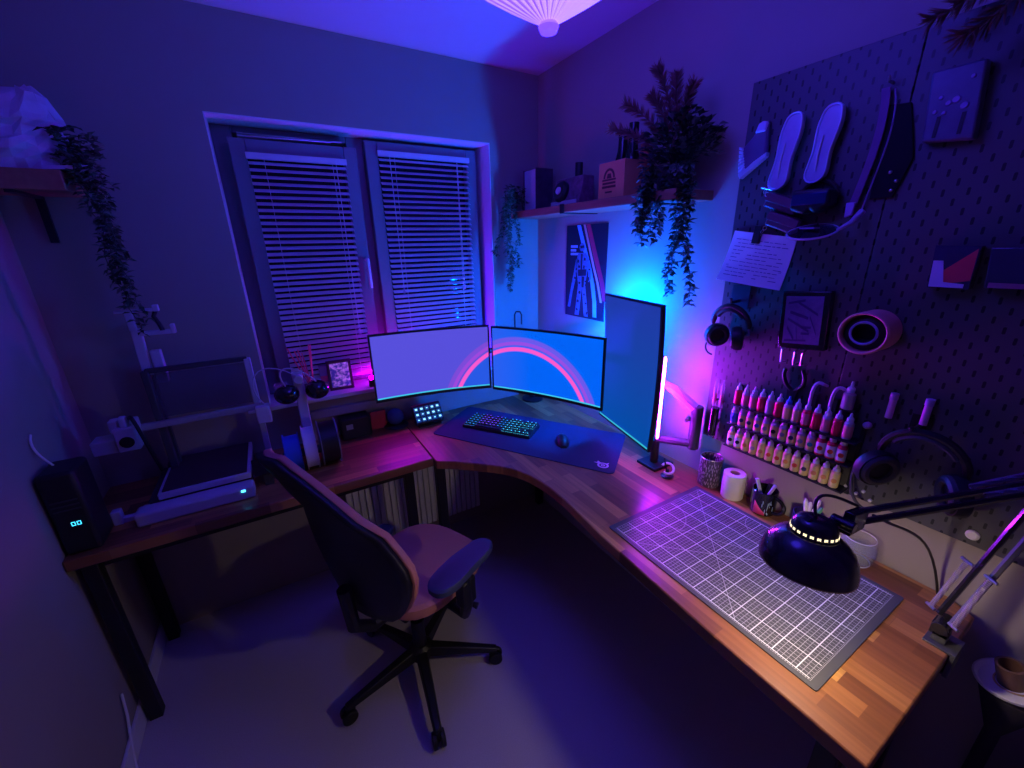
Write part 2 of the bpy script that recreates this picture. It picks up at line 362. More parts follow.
mL,cL=monitor((-1.018,-.216),(-.487,-.314),.95,1.26,.022,'left','curved monitor showing a plain lavender desktop, left of the pair')
mR,cR=monitor((-.482,-.320),(-.231,-.820),.943,1.255,.022,'right','curved monitor showing blue desktop with most of the pink arch, right of the pair')
mV,cV=monitor((-.146,-.712),(-.240,-1.085),.873,1.414,.011,'vert','curved monitor turned upright with a plain blue screen',curve='v')
ma=root('desk_mount','black twin arm mount holding the two landscape screens in the corner','screen mount',(-.12,-.12,DZ),group='screen mounts on the corner desk')
part('base',B().lathe([(.06,0),(.06,.01),(.022,.02),(.022,.03)],(-.12,-.12,DZ)),BLACK,ma)
part('post',B().cyl((-.12,-.12,DZ+.01),(-.12,-.12,1.16),.017),BLACK,ma)
part('cable_loop',B().tube([(-.27,-.185,1.10),(-.27,-.185,1.27),(-.265,-.19,1.285),(-.25,-.205,1.285),(-.245,-.21,1.27),(-.245,-.21,1.22)],.004),BLACK,ma)
for c,mid in ((cL,(-.42,-.20)),(cR,(-.13,-.35))):
    part('arm',B().tube([(-.12,-.12,c.z),(mid[0],mid[1],c.z),(c.x,c.y,c.z)],.014,10),BLACK,ma)
ma2=root('desk_mount','dark sprung arm mount holding the upright screen beside the pink light bar','screen mount',(-.06,-1.02,DZ),group='screen mounts on the corner desk')
E2=(-.045,-1.115)
part('base',B().box(-.16,-.05,-1.06,-.965,DZ,DZ+.012).cyl((-.11,-1.01,DZ+.01),(-.11,-1.01,.86),.016),BLACK,ma2,bev=.003)
part('lower_arm',B().tube([(-.11,-1.01,.865),(-.05,-1.125,.875)],.016,10),DGREY,ma2)
part('elbow_post',B().tube([(-.045,-1.13,.855),(-.045,-1.13,1.03)],.021,14),DGREY,ma2,bev=.004)
part('upper_arm',B().tube([(-.05,-1.12,1.02),(-.085,-1.05,1.08),(cV.x,cV.y,cV.z-.01)],[.02,.018,.014],10),PALE,ma2)
part('knob',B().cyl((-.055,-1.105,.975),(-.08,-1.115,.975),.008),METAL,ma2)
# pink light bar and blue light bar at the back of the upright screen
def lightbar(p0,p1,r,name,label,em,mt,back):
    rt=root(name,label,'light bar',p0)
    p0=V(p0); p1=V(p1)
    part('diffuser',B().tube([p0+(p1-p0)*t for t in (0,.02,.98,1)],[r*.5,r,r,r*.5],12),em,rt)
    return rt
LB=lightbar((-.146,-1.044,.888),(-.146,-1.044,1.215),.0045,'light_bar','glowing pink light bar on the back edge of the upright screen',emit('pink_led',(.42,.012,1),PINKBAR:=400),BLACK,None)
part('holder',B().tube([(-.140,-1.036,.888),(-.140,-1.036,1.215)],.006,8).tube([(-.140,-1.036,1.05),(-.155,-.985,1.05)],.008,8),BLACK,LB)
BB=lightbar((-.105,-.705,1.37),(-.125,-.86,1.375),.012,'light_bar','glowing blue light bar behind the top of the upright screen',emit('cyan_led',(.0,.075,1),BLUEBAR:=800),BLACK,None)
part('holder',B().tube([(-.118,-.80,1.365),(-.128,-.82,1.33),(-.145,-.84,1.30)],.006,8),BLACK,BB)
B3=lightbar((-.098,-.716,1.02),(-.098,-.716,1.34),.007,'light_bar','glowing blue light bar on the left back edge of the upright screen',emit('blue_led',(.0,.10,1),BAR3:=1100),BLACK,None)
part('holder',B().tube([(-.102,-.724,1.02),(-.102,-.724,1.34)],.006,8).tube([(-.102,-.724,1.2),(-.115,-.745,1.2)],.008,8),BLACK,B3)
# sill light bars: pink at the printer end, violet at the corner end
SB=root('light_bar','pink light bar lying on the window sill behind the lavender screen','light bar',(-.83,-.004,WZ0),group='light bars on the window sill')
part('housing',B().box(-1.0,-.66,-.014,.006,WZ0,WZ0+.036),BLACK,SB)
part('diffuser',B().box(-.995,-.665,-.012,.004,WZ0+.036,WZ0+.054),emit('magenta_led',(.66,.0,1),SILLP:=88),SB,bev=.004)
SB2=root('light_bar','violet light bar lying on the window sill at the corner end','light bar',(-.55,.02,WZ0),group='light bars on the window sill')
part('housing',B().box(-.66,-.38,.045,.075,WZ0,WZ0+.012),BLACK,SB2)
part('diffuser',B().box(-.655,-.385,.047,.073,WZ0+.012,WZ0+.032),emit('violet_led',(.02,.010,1),SILLV:=400),SB2,bev=.004)
# ---------------------------------------------------------------- desk top things, corner
def rot2(poly,c,a): return [(c[0]+x*math.cos(a)-y*math.sin(a),c[1]+x*math.sin(a)+y*math.cos(a)) for x,y in poly]
# mouse pad: corners measured on the desk
mpc=[V((-.785,-.244)),V((-.486,-.024)),V((-.014,-.762)),V((-.309,-.989))]
def roundpoly(P,r,n=5):
    out=[]; k=len(P)
    for i in range(k):
        p=V(P[i]); a=(V(P[i-1])-p).normalized(); c=(V(P[(i+1)%k])-p).normalized()
        for j in range(n+1):
            t=j/n; out.append(p+a*r*(1-t)**2+c*r*t**2)
    return out
mp=root('mouse_pad','large dark blue cloth desk mat under the keyboard','desk mat',(-.5,-.5,DZ))
part('cloth',B().prism([(p.x,p.y,DZ+.0002) for p in roundpoly(mpc,.025)],(0,0,.003)),M('desk_mat_cloth',(.03,.04,.10),.9,var=.15,scale=400,bump=.2),mp)
LOGO=M('logo_print',(.62,.60,.78),.6)
lg=B(); c0=V((-.298,-.915,DZ+.0036)); ux=V((.45,-.893,0)).normalized(); uy=V((.893,.45,0)).normalized()
def flat(b,pts,h=.0006): b.prism([c0+ux*x+uy*y for x,y in pts],(0,0,h))
for R0,R1 in ((.0135,.0205),(.003,.008)):
    for k in range(20):
        a,b_=2*PI*k/20,2*PI*(k+1)/20
        flat(lg,[(R0*1.15*math.cos(a),R0*math.sin(a)),(R1*1.15*math.cos(a),R1*math.sin(a)),(R1*1.15*math.cos(b_),R1*math.sin(b_)),(R0*1.15*math.cos(b_),R0*math.sin(b_))])
flat(lg,[(-.02,.004),(-.042,.009),(-.03,.013),(-.032,.026),(-.016,.017),(-.01,.014)]); flat(lg,[(.006,.018),(.016,.03),(.016,.014)])
part('logo',lg,LOGO,mp,smooth=False,label='pale round emblem print')
# keyboard (with keys as parts)
kA=V((-.632,-.262)); kx=V((.572,-.820)); kang=math.atan2(kx.y,kx.x)
kb=root('keyboard','black mechanical keyboard with cyan and purple lit keys','keyboard',(kA.x,kA.y,DZ+.0035),kang)
KW,KD=.362,.135
part('case',B().hexa([(0,0,0),(KW,0,0),(KW,KD,0),(0,KD,0),(0,0,.016),(KW,0,.016),(KW,KD,.024),(0,KD,.024)]),BLACK,kb,local=True,bev=.003)
KC=M('key_cap',(.02,.02,.025),.5)
lit=[emit('key_glow_blue',(.02,.42,1),1.3),emit('key_glow_purple',(.30,.10,1),1.3),emit('key_glow_teal',(.08,.75,.9),1.5)]
proto=[]
for i in range(3):
    k=B(); k.hexa([(-.0085,-.0085,0),(.0085,-.0085,0),(.0085,.0085,0),(-.0085,.0085,0),(-.006,-.006,.007),(.006,-.006,.007),(.006,.0065,.007),(-.006,.0065,.007)])
    k.i=1; k.box(-.0026,.0026,-.001,.004,.007,.0074); k.box(-.0088,.0088,-.0093,-.0089,0,.0006)
    proto.append(part('key',k,[KC,lit[i]],kb,local=True,loc=(0,0,0)))
used=set()
for row in range(6):
    for c in range(17):
        if row==0 and 3<=c<=9: continue
        if row==5 and c in (1,5,9,13): continue
        if row in (2,) and c>13: continue
        if row==1 and c in (12,14,16): continue
        x=.0165+c*.0206; yy=.0135+row*.0215; z=.0165+.008*yy/KD
        kind=1 if 3<=c<=7 and row>0 else (2 if c>9 else 0)
        o=proto[kind] if kind not in used else proto[kind].copy()
        if kind in used: COL.objects.link(o)
        used.add(kind); o.location=(x,yy,z); o.parent=kb
sp=B().box(.0165+3*.0206-.008,.0165+9*.0206+.008,.005,.022,.0165,.0225); part('space_bar',sp,KC,kb,local=True,bev=.001)
# mouse
ms=root('mouse','small black computer mouse on the desk mat right of the keyboard','mouse',(-.315,-.665,DZ+.0035),-.5)
b=B(); rs=[]
for i in range(9):
    t=i/8; xx=-.055+.11*t; w=.031*math.sin(PI*min(max(t,.03),.97))**.4; hh=.037*math.sin(PI*(.08+.8*t))**.7
    rs.append([(w*math.cos(a),xx,max(hh*math.sin(a),0)) for a in [PI*k/10 for k in range(11)]])
b.rings(rs); part('shell',b,M('mouse_shell',(.012,.012,.014),.35),ms,local=True)
part('scroll_wheel',B().cyl((-.004,.03,.024),(.004,.03,.024),.009,n=14),DGREY,ms,local=True)
# macro pad with lit keys
sd=root('macro_pad','small black key pad with fifteen glowing icons under the left screen','key pad',(-.757,-.115,DZ+.0))
b=B().hexa([(-.09,-.04,0),(.09,-.04,0),(.09,.05,0),(-.09,.05,0),(-.075,-.035,.025),(.075,-.035,.025),(.075,.04,.13),(-.075,.04,.13)])
b=B(); ang_=math.radians(52); R_=Matrix.Rotation(ang_,4,'X')
b.box(-.075,.075,0,.105,-.02,0); b.bm.transform(Matrix.Translation((0,-.04,.022))@R_); part('body',b,BLACK,sd,local=True,bev=.006)
part('stand',B().box(-.06,.06,-.03,.05,0,.006).box(-.06,.06,.02,.032,0,.07),BLACK,sd,local=True)
IC=[emit('icon_white',(.35,.8,1),1.5),emit('icon_blue',(.0,.06,.30),.8)]
for r_ in range(3):
    for c in range(5):
        k=B(); k.box(-.011,.011,-.011,.011,0,.003); k.i=1; s_=.0058 if (r_*5+c)%3 else .0038; k.box(-s_,s_,-s_*.8,s_*.8,.003,.0035)
        k.bm.transform(Matrix.Translation((0,-.04,.022))@R_@Matrix.Translation((-.056+c*.028,.022+r_*.028,0)))
        part('icon_key',k,[IC[1],IC[0]],sd,local=True,smooth=False)
# smart puck
pk=root('smart_speaker','small round blue speaker on a dark dish beside the left screen','speaker',(-.905,-.05,DZ))
part('body',B().sphere((-.905,-.05,DZ+.05),.042),M('blue_fabric',(.05,.09,.30),.9,var=.3,scale=300),pk)
part('dish',B().lathe([(.055,0),(.062,.004),(.045,.014)],(-.905,-.05,DZ)),BLACK,pk)
single('red_card',B().obox((-.985,-.03,DZ+.045),(.075,.012,.09),(0,0,.0)),M('red_card',(.6,.04,.07),.6),'small red card box between the black box and the blue speaker','box',(-.985,-.03,DZ),bev=.001)
bx=root('storage_box','small black box with a pale label against the wall below the sill','box',(-1.09,-.04,DZ))
part('carton',B().box(-1.165,-1.035,-.09,-.01,DZ,DZ+.10),BLACK,bx,bev=.003)
part('label_sticker',B().box(-1.145,-1.115,-.0912,-.09,DZ+.05,DZ+.075),GREY,bx)
# ---------------------------------------------------------------- printer
pr=root('printer','pale desktop 3D printer with dark print bed and clear upright frame','3D printer',(-1.65,-.2,DZ))
PL=M('printer_shell',(.50,.50,.55),.4,var=.04)
part('base_bar',B().box(-1.86,-1.52,-.40,-.335,DZ,DZ+.05),PL,pr,bev=.01,seg=3)
part('base',B().box(-1.84,-1.53,-.335,-.03,DZ,DZ+.04),DGREY,pr,bev=.004)
part('bed_frame',B().box(-1.80,-1.525,-.345,-.04,DZ+.055,DZ+.078),PL,pr,bev=.004)
part('bed_carriage',B().box(-1.70,-1.62,-.30,-.08,DZ+.04,DZ+.055),BLACK,pr)
part('bed_plate',B().box(-1.788,-1.537,-.333,-.052,DZ+.078,DZ+.0815),M('textured_plate',(.05,.03,.035),.6,scale=300),pr)
part('status_light',B().box(-1.56,-1.548,-.402,-.399,DZ+.035,DZ+.042),emit('status_blue',(.05,.5,1),6),pr)
for x in (-1.775,-1.465):
    part('upright',B().box(x-.011,x+.011,-.155,-.125,DZ+.0,1.215),PL if x>-1.6 else DGREY,pr,bev=.003)
part('top_bar',B().box(-1.775,-1.465,-.15,-.13,1.205,1.222),DGREY,pr,bev=.002)
part('gantry_beam',B().box(-1.86,-1.44,-.17,-.155,1.005,1.03),GREY,pr,bev=.003)
part('clear_panel',B().box(-1.762,-1.478,-.142,-.138,1.035,1.2),M('smoked_panel',(.10,.09,.14),.1,alpha=.45,var=0),pr)
part('end_motor',B().box(-1.475,-1.425,-.2,-.15,.955,1.025).box(-1.50,-1.46,-.19,-.17,1.0,1.012),PL,pr,bev=.004)
hd=B().box(-1.885,-1.825,-.24,-.17,.965,1.05).box(-1.895,-1.87,-.22,-.18,1.03,1.075).box(-1.865,-1.845,-.23,-.2,1.045,1.085).box(-1.84,-1.82,-.22,-.18,1.03,1.07)
pp=part('print_head',hd,PL,pr,bev=.005); part('fan',B().cyl((-1.855,-.2405,1.0),(-1.855,-.243,1.0),.02,n=20),BLACK,pp)
part('feed_box',B().box(-1.955,-1.89,-.22,-.15,.96,1.01),PL,pr,bev=.004)
part('cable_bundle',B().tube(bez((-1.84,-.2,1.07),(-1.82,-.25,1.12),(-1.80,-.28,1.0),(-1.79,-.24,.87)),.006),BLACK,pr)
sc_=B().obox((0,0,0),(.085,.012,.065)); sc_.bm.transform(Matrix.Translation((-1.475,-.335,DZ+.085))@Matrix.Rotation(-.5,4,'X')); dp=part('display',sc_,BLACKG,pr,bev=.003)
part('display_arm',B().box(-1.49,-1.46,-.33,-.25,DZ,DZ+.06),DGREY,pr)
part('motor',B().box(-1.80,-1.765,-.13,-.1,DZ+.04,DZ+.09),DGREY,pr)
# clamp clutter on the left of the bed
for (x,y,z) in ((-1.90,-.30,DZ),(-1.86,-.27,DZ)):
    pass
part('shaded_column',B().box(-1.79,-1.76,-.112,-.09,DZ,1.19),DGREY,pr)  # lower column of the filament holder, coloured dark to stand in for shade
sa=root('spool_stand','pale forked filament holder rising behind the printer','holder',(-1.775,-.10,1.19))
part('column',B().hexa([(-1.79,-.115,1.19),(-1.76,-.115,1.19),(-1.76,-.095,1.19),(-1.79,-.095,1.19),(-1.785,-.115,1.36),(-1.755,-.115,1.36),(-1.755,-.095,1.36),(-1.785,-.095,1.36)]).obox((-1.735,-.105,.0+1.22),(.03,.03,.12)),PL,sa,bev=.003)
part('fork_arm',B().box(-1.785,-1.765,-.12,-.10,1.355,1.425).box(-1.81,-1.70,-.12,-.10,1.418,1.428).obox((-1.698,-.11,1.428),(.016,.024,.022)),PL,sa,bev=.002)
part('side_arm',B().box(-1.76,-1.66,-.12,-.10,1.335,1.350).box(-1.672,-1.66,-.124,-.096,1.335,1.368),PL,sa,bev=.002)
part('feed_tube',B().tube([(-1.70,-.11,1.42),(-1.71,-.112,1.40),(-1.70,-.115,1.37),(-1.695,-.12,1.35)],.007),BLACK,sa)
# small bits left of bed
tl=root('tool_clamp','pale metal clamp lying on the desk left of the printer bed','tool',(-1.90,-.33,DZ))
part('jaw',B().box(-1.93,-1.905,-.34,-.31,DZ,DZ+.05).box(-1.905,-1.87,-.335,-.315,DZ,DZ+.02),PL,tl,bev=.003)
part('screw',B().cyl((-1.88,-.325,DZ+.012),(-1.84,-.325,DZ+.03),.008).sphere((-1.84,-.325,DZ+.03),.014),METAL,tl)
# filament spools on a rack
rk=root('spool_rack','pale filament rack column with two glossy black feeders beside the printer','rack',(-1.31,-.15,DZ))
part('column',B().box(-1.325,-1.285,-.135,-.11,DZ,1.13).lathe([(.02,0),(.02,.025)],(-1.305,-.135,1.10),(0,-1,0),20),PL,rk,bev=.004)
part('foot',B().box(-1.42,-1.19,-.15,-.09,DZ,DZ+.012),DGREY,rk)
for x in (-1.355,-1.24): part('feeder',B().sphere((x,-.155,1.045),.048,(1,.9,.85)),BLACKG,rk)
part('feed_tube',B().tube(bez((-1.355,-.17,1.085),(-1.40,-.2,1.2),(-1.3,-.2,1.18),(-1.24,-.17,1.085)),.003,6).tube(bez((-1.31,-.16,1.12),(-1.45,-.2,1.25),(-1.5,-.15,1.1),(-1.44,-.18,1.03)),.0025,6),PALE,rk)
def spool(x,w,y,z,R,fm,rm,label):
    r=root('filament_spool',label,'spool',(x,y,DZ),0,'filament spools standing on the side desk')
    part('filament',B().cyl((x+.004,y,z),(x+w-.004,y,z),R*.9,n=36),fm,r)
    part('flange',B().cyl((x,y,z),(x+.004,y,z),R,n=36),rm,r); part('flange',B().cyl((x+w-.004,y,z),(x+w,y,z),R,n=36),rm,r)
    return r
spool(-1.405,.058,-.265,DZ+.081,.08,M('blue_filament',(.02,.12,.65),.4,scale=200,shape=(30,1,1)),M('blue_flange',(.02,.10,.5),.4),'bright blue filament spool, furthest left of the row')
spool(-1.335,.045,-.27,DZ+.093,.092,M('white_filament',(.62,.62,.75),.5,scale=200,shape=(30,1,1)),PALE,'white filament spool between the blue and the black ones')
spool(-1.275,.07,-.265,DZ+.096,.095,BLACK,M('clear_flange',(.40,.40,.50),.3,alpha=.55),'black filament spool with clear flanges, nearest the black box')
single('red_box',B().box(-1.462,-1.422,-.25,-.21,DZ,DZ+.07),M('brick_red_card',(.45,.05,.04),.6),'small red box between the printer and the blue spool','box',(-1.442,-.23,DZ),bev=.002)
# left black appliance
ap=root('appliance','tall black appliance with a small cyan digital readout at the left desk end','appliance',(-1.95,-.38,DZ))
part('body',B().box(-2.012,-1.928,-.455,-.335,DZ,DZ+.27),BLACK,ap,bev=.012,seg=3)
DG=emit('cyan_readout',(.05,.6,1),2.4)
dd=B()
for k in range(2):
    x=-1.974+k*.0125; z=DZ+.098; yy=-.4565
    for seg_ in ((0,.014,.0155,.0175),(0,.014,.0,.002),(0,.002,0,.0175),(.012,.014,0,.0175)): dd.box(x+seg_[0]*.62,x+seg_[1]*.62,yy,yy+.002,z+seg_[2]*.7,z+seg_[3]*.7)
part('readout',dd,DG,ap,smooth=False,label='glowing cyan digits')
part('vent',B().box(-2.0,-1.94,-.4575,-.455,DZ+.15,DZ+.154).box(-2.0,-1.94,-.4575,-.455,DZ+.165,DZ+.169).box(-2.0,-1.94,-.4575,-.455,DZ+.18,DZ+.184),DGREY,ap)
single('cable',B().tube(bez((-2.015,-.36,1.12),(-2.02,-.40,1.08),(-1.99,-.38,1.03),(-1.985,-.37,1.0)),.003,8),WHITE,'short white cable curving up the left wall above the appliance','cable',(-2.015,-.36,1.0))
single('power_cable',B().tube([(-2.012,-.50,.22),(-2.008,-.53,.15),(-2.01,-.58,.05),(-2.0,-.62,.006),(-1.98,-.8,.005),(-1.93,-1.1,.005)],.004,8),WHITE,'thin white cable running down the left wall to the floor','cable',(-2.0,-.6,0))
# ---------------------------------------------------------------- sill things
Z0=WZ0
rd=root('reed_diffuser','glass reed diffuser with pink reeds on the window sill','diffuser',(-1.245,.03,Z0))
part('bottle',B().lathe([(.026,0),(.028,.004),(.028,.045),(.012,.058),(.012,.07)],(-1.245,.03,Z0),n=20),M('diffuser_glass',(.5,.3,.4),.1,alpha=.6),rd)
RP=M('pink_reed',(.9,.16,.22),.6)
for i,(dx,dy,h) in enumerate(((-.075,-.02,.235),(-.048,.01,.215),(-.035,-.02,.225),(-.02,.015,.20),(.012,-.012,.24),(.02,.01,.235))):
    part('reed',B().cyl((-1.245,.03,Z0+.01),(-1.245+dx,.03+dy,Z0+h),.0028,n=8),RP,rd)
pf=root('picture_frame','small dark photo frame with a purple picture on the window sill','picture frame',(-1.12,.03,Z0),-.06)
def slab(pts4,t):  # thin slab standing on its lower edge, leaning back
    pass
fb=B().box(-.055,.055,0,.012,0,.145); 
A=Matrix.Rotation(-.16,4,'X')
fb.bm.transform(A); part('frame',fb,M('dark_frame',(.06,.03,.05),.5),pf,local=True,bev=.002)
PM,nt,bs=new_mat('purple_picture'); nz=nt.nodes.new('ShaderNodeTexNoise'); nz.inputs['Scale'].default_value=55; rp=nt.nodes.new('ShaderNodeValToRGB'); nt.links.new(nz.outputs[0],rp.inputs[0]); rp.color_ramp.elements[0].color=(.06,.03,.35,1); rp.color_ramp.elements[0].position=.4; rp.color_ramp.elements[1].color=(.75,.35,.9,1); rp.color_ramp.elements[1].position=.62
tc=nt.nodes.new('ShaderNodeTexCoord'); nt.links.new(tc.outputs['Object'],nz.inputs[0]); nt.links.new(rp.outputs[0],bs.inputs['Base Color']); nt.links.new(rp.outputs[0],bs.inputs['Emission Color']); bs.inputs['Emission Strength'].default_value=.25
fb=B().box(-.042,.042,-.001,.0,.015,.130); fb.bm.transform(A); part('picture',fb,PM,pf,local=True)
fs=B().box(-.01,.01,.01,.016,0,.11); fs.bm.transform(Matrix.Rotation(.25,4,'X')@Matrix.Translation((0,.045,0))); part('easel_leg',fs,BLACK,pf,local=True)
sb=root('card_box','small mauve box behind the reeds on the window sill','box',(-1.185,.085,Z0))
part('carton',B().box(-1.205,-1.165,.07,.10,Z0,Z0+.12),M('mauve_card',(.3,.2,.35),.6),sb,bev=.002)
part('printed_band',B().box(-1.204,-1.166,.069,.07,Z0+.04,Z0+.07),M('red_print',(.6,.1,.2),.6),sb)
cr=root('trinket_box','small clear trinket with red inside at the left end of the sill','ornament',(-1.37,.03,Z0))
part('case',B().box(-1.40,-1.345,.01,.06,Z0,Z0+.075),CLEAR,cr,bev=.004)
b=B()
for i in range(14):
    b.sphere((-1.372+random.uniform(-.018,.018),.035+random.uniform(-.015,.015),Z0+.012+random.uniform(0,.045)),.008,n=6,m=4)
part('beads',b,M('red_beads',(.9,.18,.12),.3),cr)
# wall box strip below sill (trunking)
single('cable_trunking',B().box(-1.30,-.90,-.028,-.001,.86,.90),M('trunking',(.28,.24,.28),.6),'long plain cable trunking strip on the wall just under the window sill','trunking',(-1.1,-.014,.86),bev=.003)
# ---------------------------------------------------------------- poster
ps=root('poster','dark poster of a standing figure with slanted red and blue stripes under the shelf','poster',(-.003,-.405,1.475))
PY0,PY1,PZ0,PZ1=-.263,-.556,1.256,1.694
part('sheet',B().box(-.003,-.0,PY1,PY0,PZ0,PZ1),M('poster_ink',(.006,.013,.03),.5),ps)
def wallpoly(b,uv,x=-.0036,t=.0006): # u 0..1 from left to right of poster, v from top
    b.prism([(x,PY0+(PY1-PY0)*u,PZ1+(PZ0-PZ1)*v) for u,v in uv],(t,0,0))
def stripe(us,vs,w,m,nm):
    b=B(); pts=list(zip(us,vs))
    for (a,c),(d,e) in zip(pts,pts[1:]): wallpoly(b,[(a,c),(a+w,c),(d+w,e),(d,e)])
    part(nm,b,m,ps,smooth=False)
stripe([.50,.62,.76,.88,.96],[.0,.2,.42,.6,.78],.10,M('poster_red',(.75,.02,.08),.5),'stripe')
stripe([.43,.55,.68,.80,.9],[.0,.2,.42,.6,.8],.05,M('poster_salmon',(.8,.35,.3),.5),'stripe')
stripe([.27,.40,.55,.66,.72,.74],[.0,.2,.42,.62,.8,.97],.09,M('poster_blue',(.15,.5,.8),.5),'stripe')
F1=M('poster_figure',(.09,.20,.34),.5,var=.6,scale=90)
b=B()
def lp(l): wallpoly(b,l,x=-.0044)
wallc=[[.42+.07*math.cos(a),.23+.045*math.sin(a)] for a in [2*PI*k/12 for k in range(12)]]
lp(wallc)
lp([(.33,.29),(.52,.29),(.60,.36),(.56,.52),(.52,.64),(.34,.64),(.30,.50),(.27,.38)])
lp([(.27,.36),(.33,.34),(.26,.60),(.20,.72),(.14,.70)])
lp([(.58,.36),(.64,.42),(.66,.56),(.60,.60)])
lp([(.34,.64),(.45,.64),(.38,.98),(.27,.98)])
lp([(.44,.64),(.53,.64),(.62,.98),(.52,.98)])
lp([(.14,.70),(.20,.72),(.14,.90),(.07,.90)])
b.i=1
random.seed(21)
def lq(l): wallpoly(b,l,x=-.0052)
lq([(.37,.215),(.47,.21),(.47,.235),(.38,.245)]); lq([(.40,.30),(.44,.30),(.43,.50),(.40,.50)]); lq([(.33,.47),(.55,.46),(.54,.53),(.34,.54)]); lq([(.43,.54),(.50,.54),(.49,.66),(.44,.66)])
for (u,v) in ((.32,.36),(.48,.34),(.47,.42),(.34,.42),(.24,.55),(.28,.45),(.60,.45),(.36,.60),(.52,.58),(.37,.70),(.33,.80),(.50,.72),(.54,.82),(.31,.90),(.58,.92),(.60,.54)):
    du=random.uniform(.025,.05); dv=random.uniform(.02,.045); lq([(u,v),(u+du,v+.006),(u+du*.8,v+dv),(u-.01,v+dv*.8)])
part('figure',b,[F1,M('poster_dark',(.01,.02,.05),.5)],ps,smooth=False)
b=B()
for v0,u1 in ((.21,.24),(.25,.2),(.29,.36)): wallpoly(b,[(.12,v0),(u1+.06,v0),(u1+.06,v0+.025),(.12,v0+.025)])
part('title_lines',b,M('poster_pale',(.35,.55,.75),.5),ps,smooth=False)
# ---------------------------------------------------------------- wall shelf right
shf=root('wall_shelf','long wooden wall shelf with trailing plants above the poster','shelf',(-.095,-.55,1.738))
part('board',B().box(-.19,-.001,-1.052,-.03,1.738,1.77),SHELFW,shf,bev=.003)
for y in (-.47,-.93): part('bracket',B().box(-.195,-.001,y-.012,y+.012,1.734,1.738).box(-.197,-.191,y-.012,y+.012,1.734,1.772),BLACK,shf,bev=.001)
ST=1.77
bk=root('boxed_book','dark thick book with pale page edges at the corner end of the shelf','book',(-.08,-.12,ST))
part('cover',B().box(-.13,-.03,-.175,-.17,ST,ST+.19).box(-.13,-.03,-.065,-.06,ST,ST+.19).box(-.035,-.03,-.17,-.065,ST,ST+.19),M('dark_cover',(.06,.04,.07),.4,var=.8,scale=30),bk)
part('pages',B().box(-.126,-.036,-.169,-.066,ST+.004,ST+.186),M('page_edges',(.6,.6,.65),.7,var=.3,scale=300,shape=(1,3,.1)),bk)
tc_=root('toy_camera','boxy decorated camera with a round pale lens on the shelf','camera',(-.10,-.42,ST))
part('body',B().hexa([(-.15,-.52,ST),(-.06,-.52,ST),(-.06,-.32,ST),(-.15,-.32,ST),(-.12,-.52,ST+.115),(-.06,-.52,ST+.115),(-.06,-.33,ST+.115),(-.12,-.33,ST+.115)]),M('patterned_case',(.18,.07,.12),.4,var=.9,scale=45),tc_,bev=.006)
ll=part('lens',B().lathe([(.045,-.012),(.045,.012),(.036,.02)],(-.137,-.395,ST+.058),(-1,0,.26),28),BLACK,tc_)
part('lens_centre',B().lathe([(.016,0),(.014,.006)],(-.157,-.395,ST+.063),(-1,0,.26),20),PALE,ll)
part('viewfinder',B().cyl((-.09,-.45,ST+.115),(-.09,-.45,ST+.17),.017),BLACK,tc_)
part('stripe_band',B().box(-.1515,-.148,-.51,-.33,ST+.006,ST+.02),PALE,tc_)
cb=root('bottle_crate','orange card bottle crate with a dark arched logo on the shelf','crate',(-.10,-.70,ST))
Y0,Y1=-.665,-.80
part('crate_body',B().box(-.165,-.16,Y1,Y0,ST,ST+.125).box(-.045,-.04,Y1,Y0,ST,ST+.125).box(-.16,-.045,Y0-.005,Y0,ST,ST+.125).box(-.16,-.045,Y1,Y1+.005,ST,ST+.125).box(-.16,-.045,Y1,Y0,ST,ST+.005),CARD,cb)
part('handle_panel',B().box(-.052,-.045,Y1+.005,Y1+.04,ST+.02,ST+.185),CARD,cb)
b=B(); cy,cz=-.722,ST+.07
def cp(l): b.prism([(-.1662,cy-u,cz+v_) for u,v_ in l],(.0012,0,0))
arcp=[(.030*math.cos(a),.034*math.sin(a)) for a in [PI*k/10 for k in range(11)]]; arci=[(.022*math.cos(a),.026*math.sin(a)) for a in [PI*k/10 for k in range(11)]]
for i in range(10): cp([arcp[i],arcp[i+1],arci[i+1],arci[i]])
cp([(-.012,0),(.012,0),(.008,.016),(-.008,.016)]); cp([(-.036,-.008),(.036,-.008),(.036,-.002),(-.036,-.002)]); cp([(-.034,-.02),(.034,-.02),(.034,-.013),(-.034,-.013)]); cp([(-.036,-.033),(.036,-.033),(.036,-.025),(-.036,-.025)]); cp([(-.018,-.05),(.018,-.05),(.018,-.044),(-.018,-.044)])
part('logo',b,M('dark_print',(.12,.04,.03),.7),cb,smooth=False,label='dark arched emblem over text lines')
for i,(y,x,h) in enumerate(((-.702,-.085,.235),(-.758,-.090,.245))):
    bt=single('bottle',B().lathe([(.024,0),(.0265,.005),(.0265,.13),(.019,.165),(.0165,.215),(.018,.217),(.018,h)],(x,y,ST+.0055),n=20),M('bottle_glass',(.015,.02,.015),.12,var=.1),('dark glass bottle in the orange crate, nearer the camera toy' if i==0 else 'dark glass bottle in the orange crate, nearer its handle'),'bottle',(x,y,ST+.0055),'bottles in the orange crate')
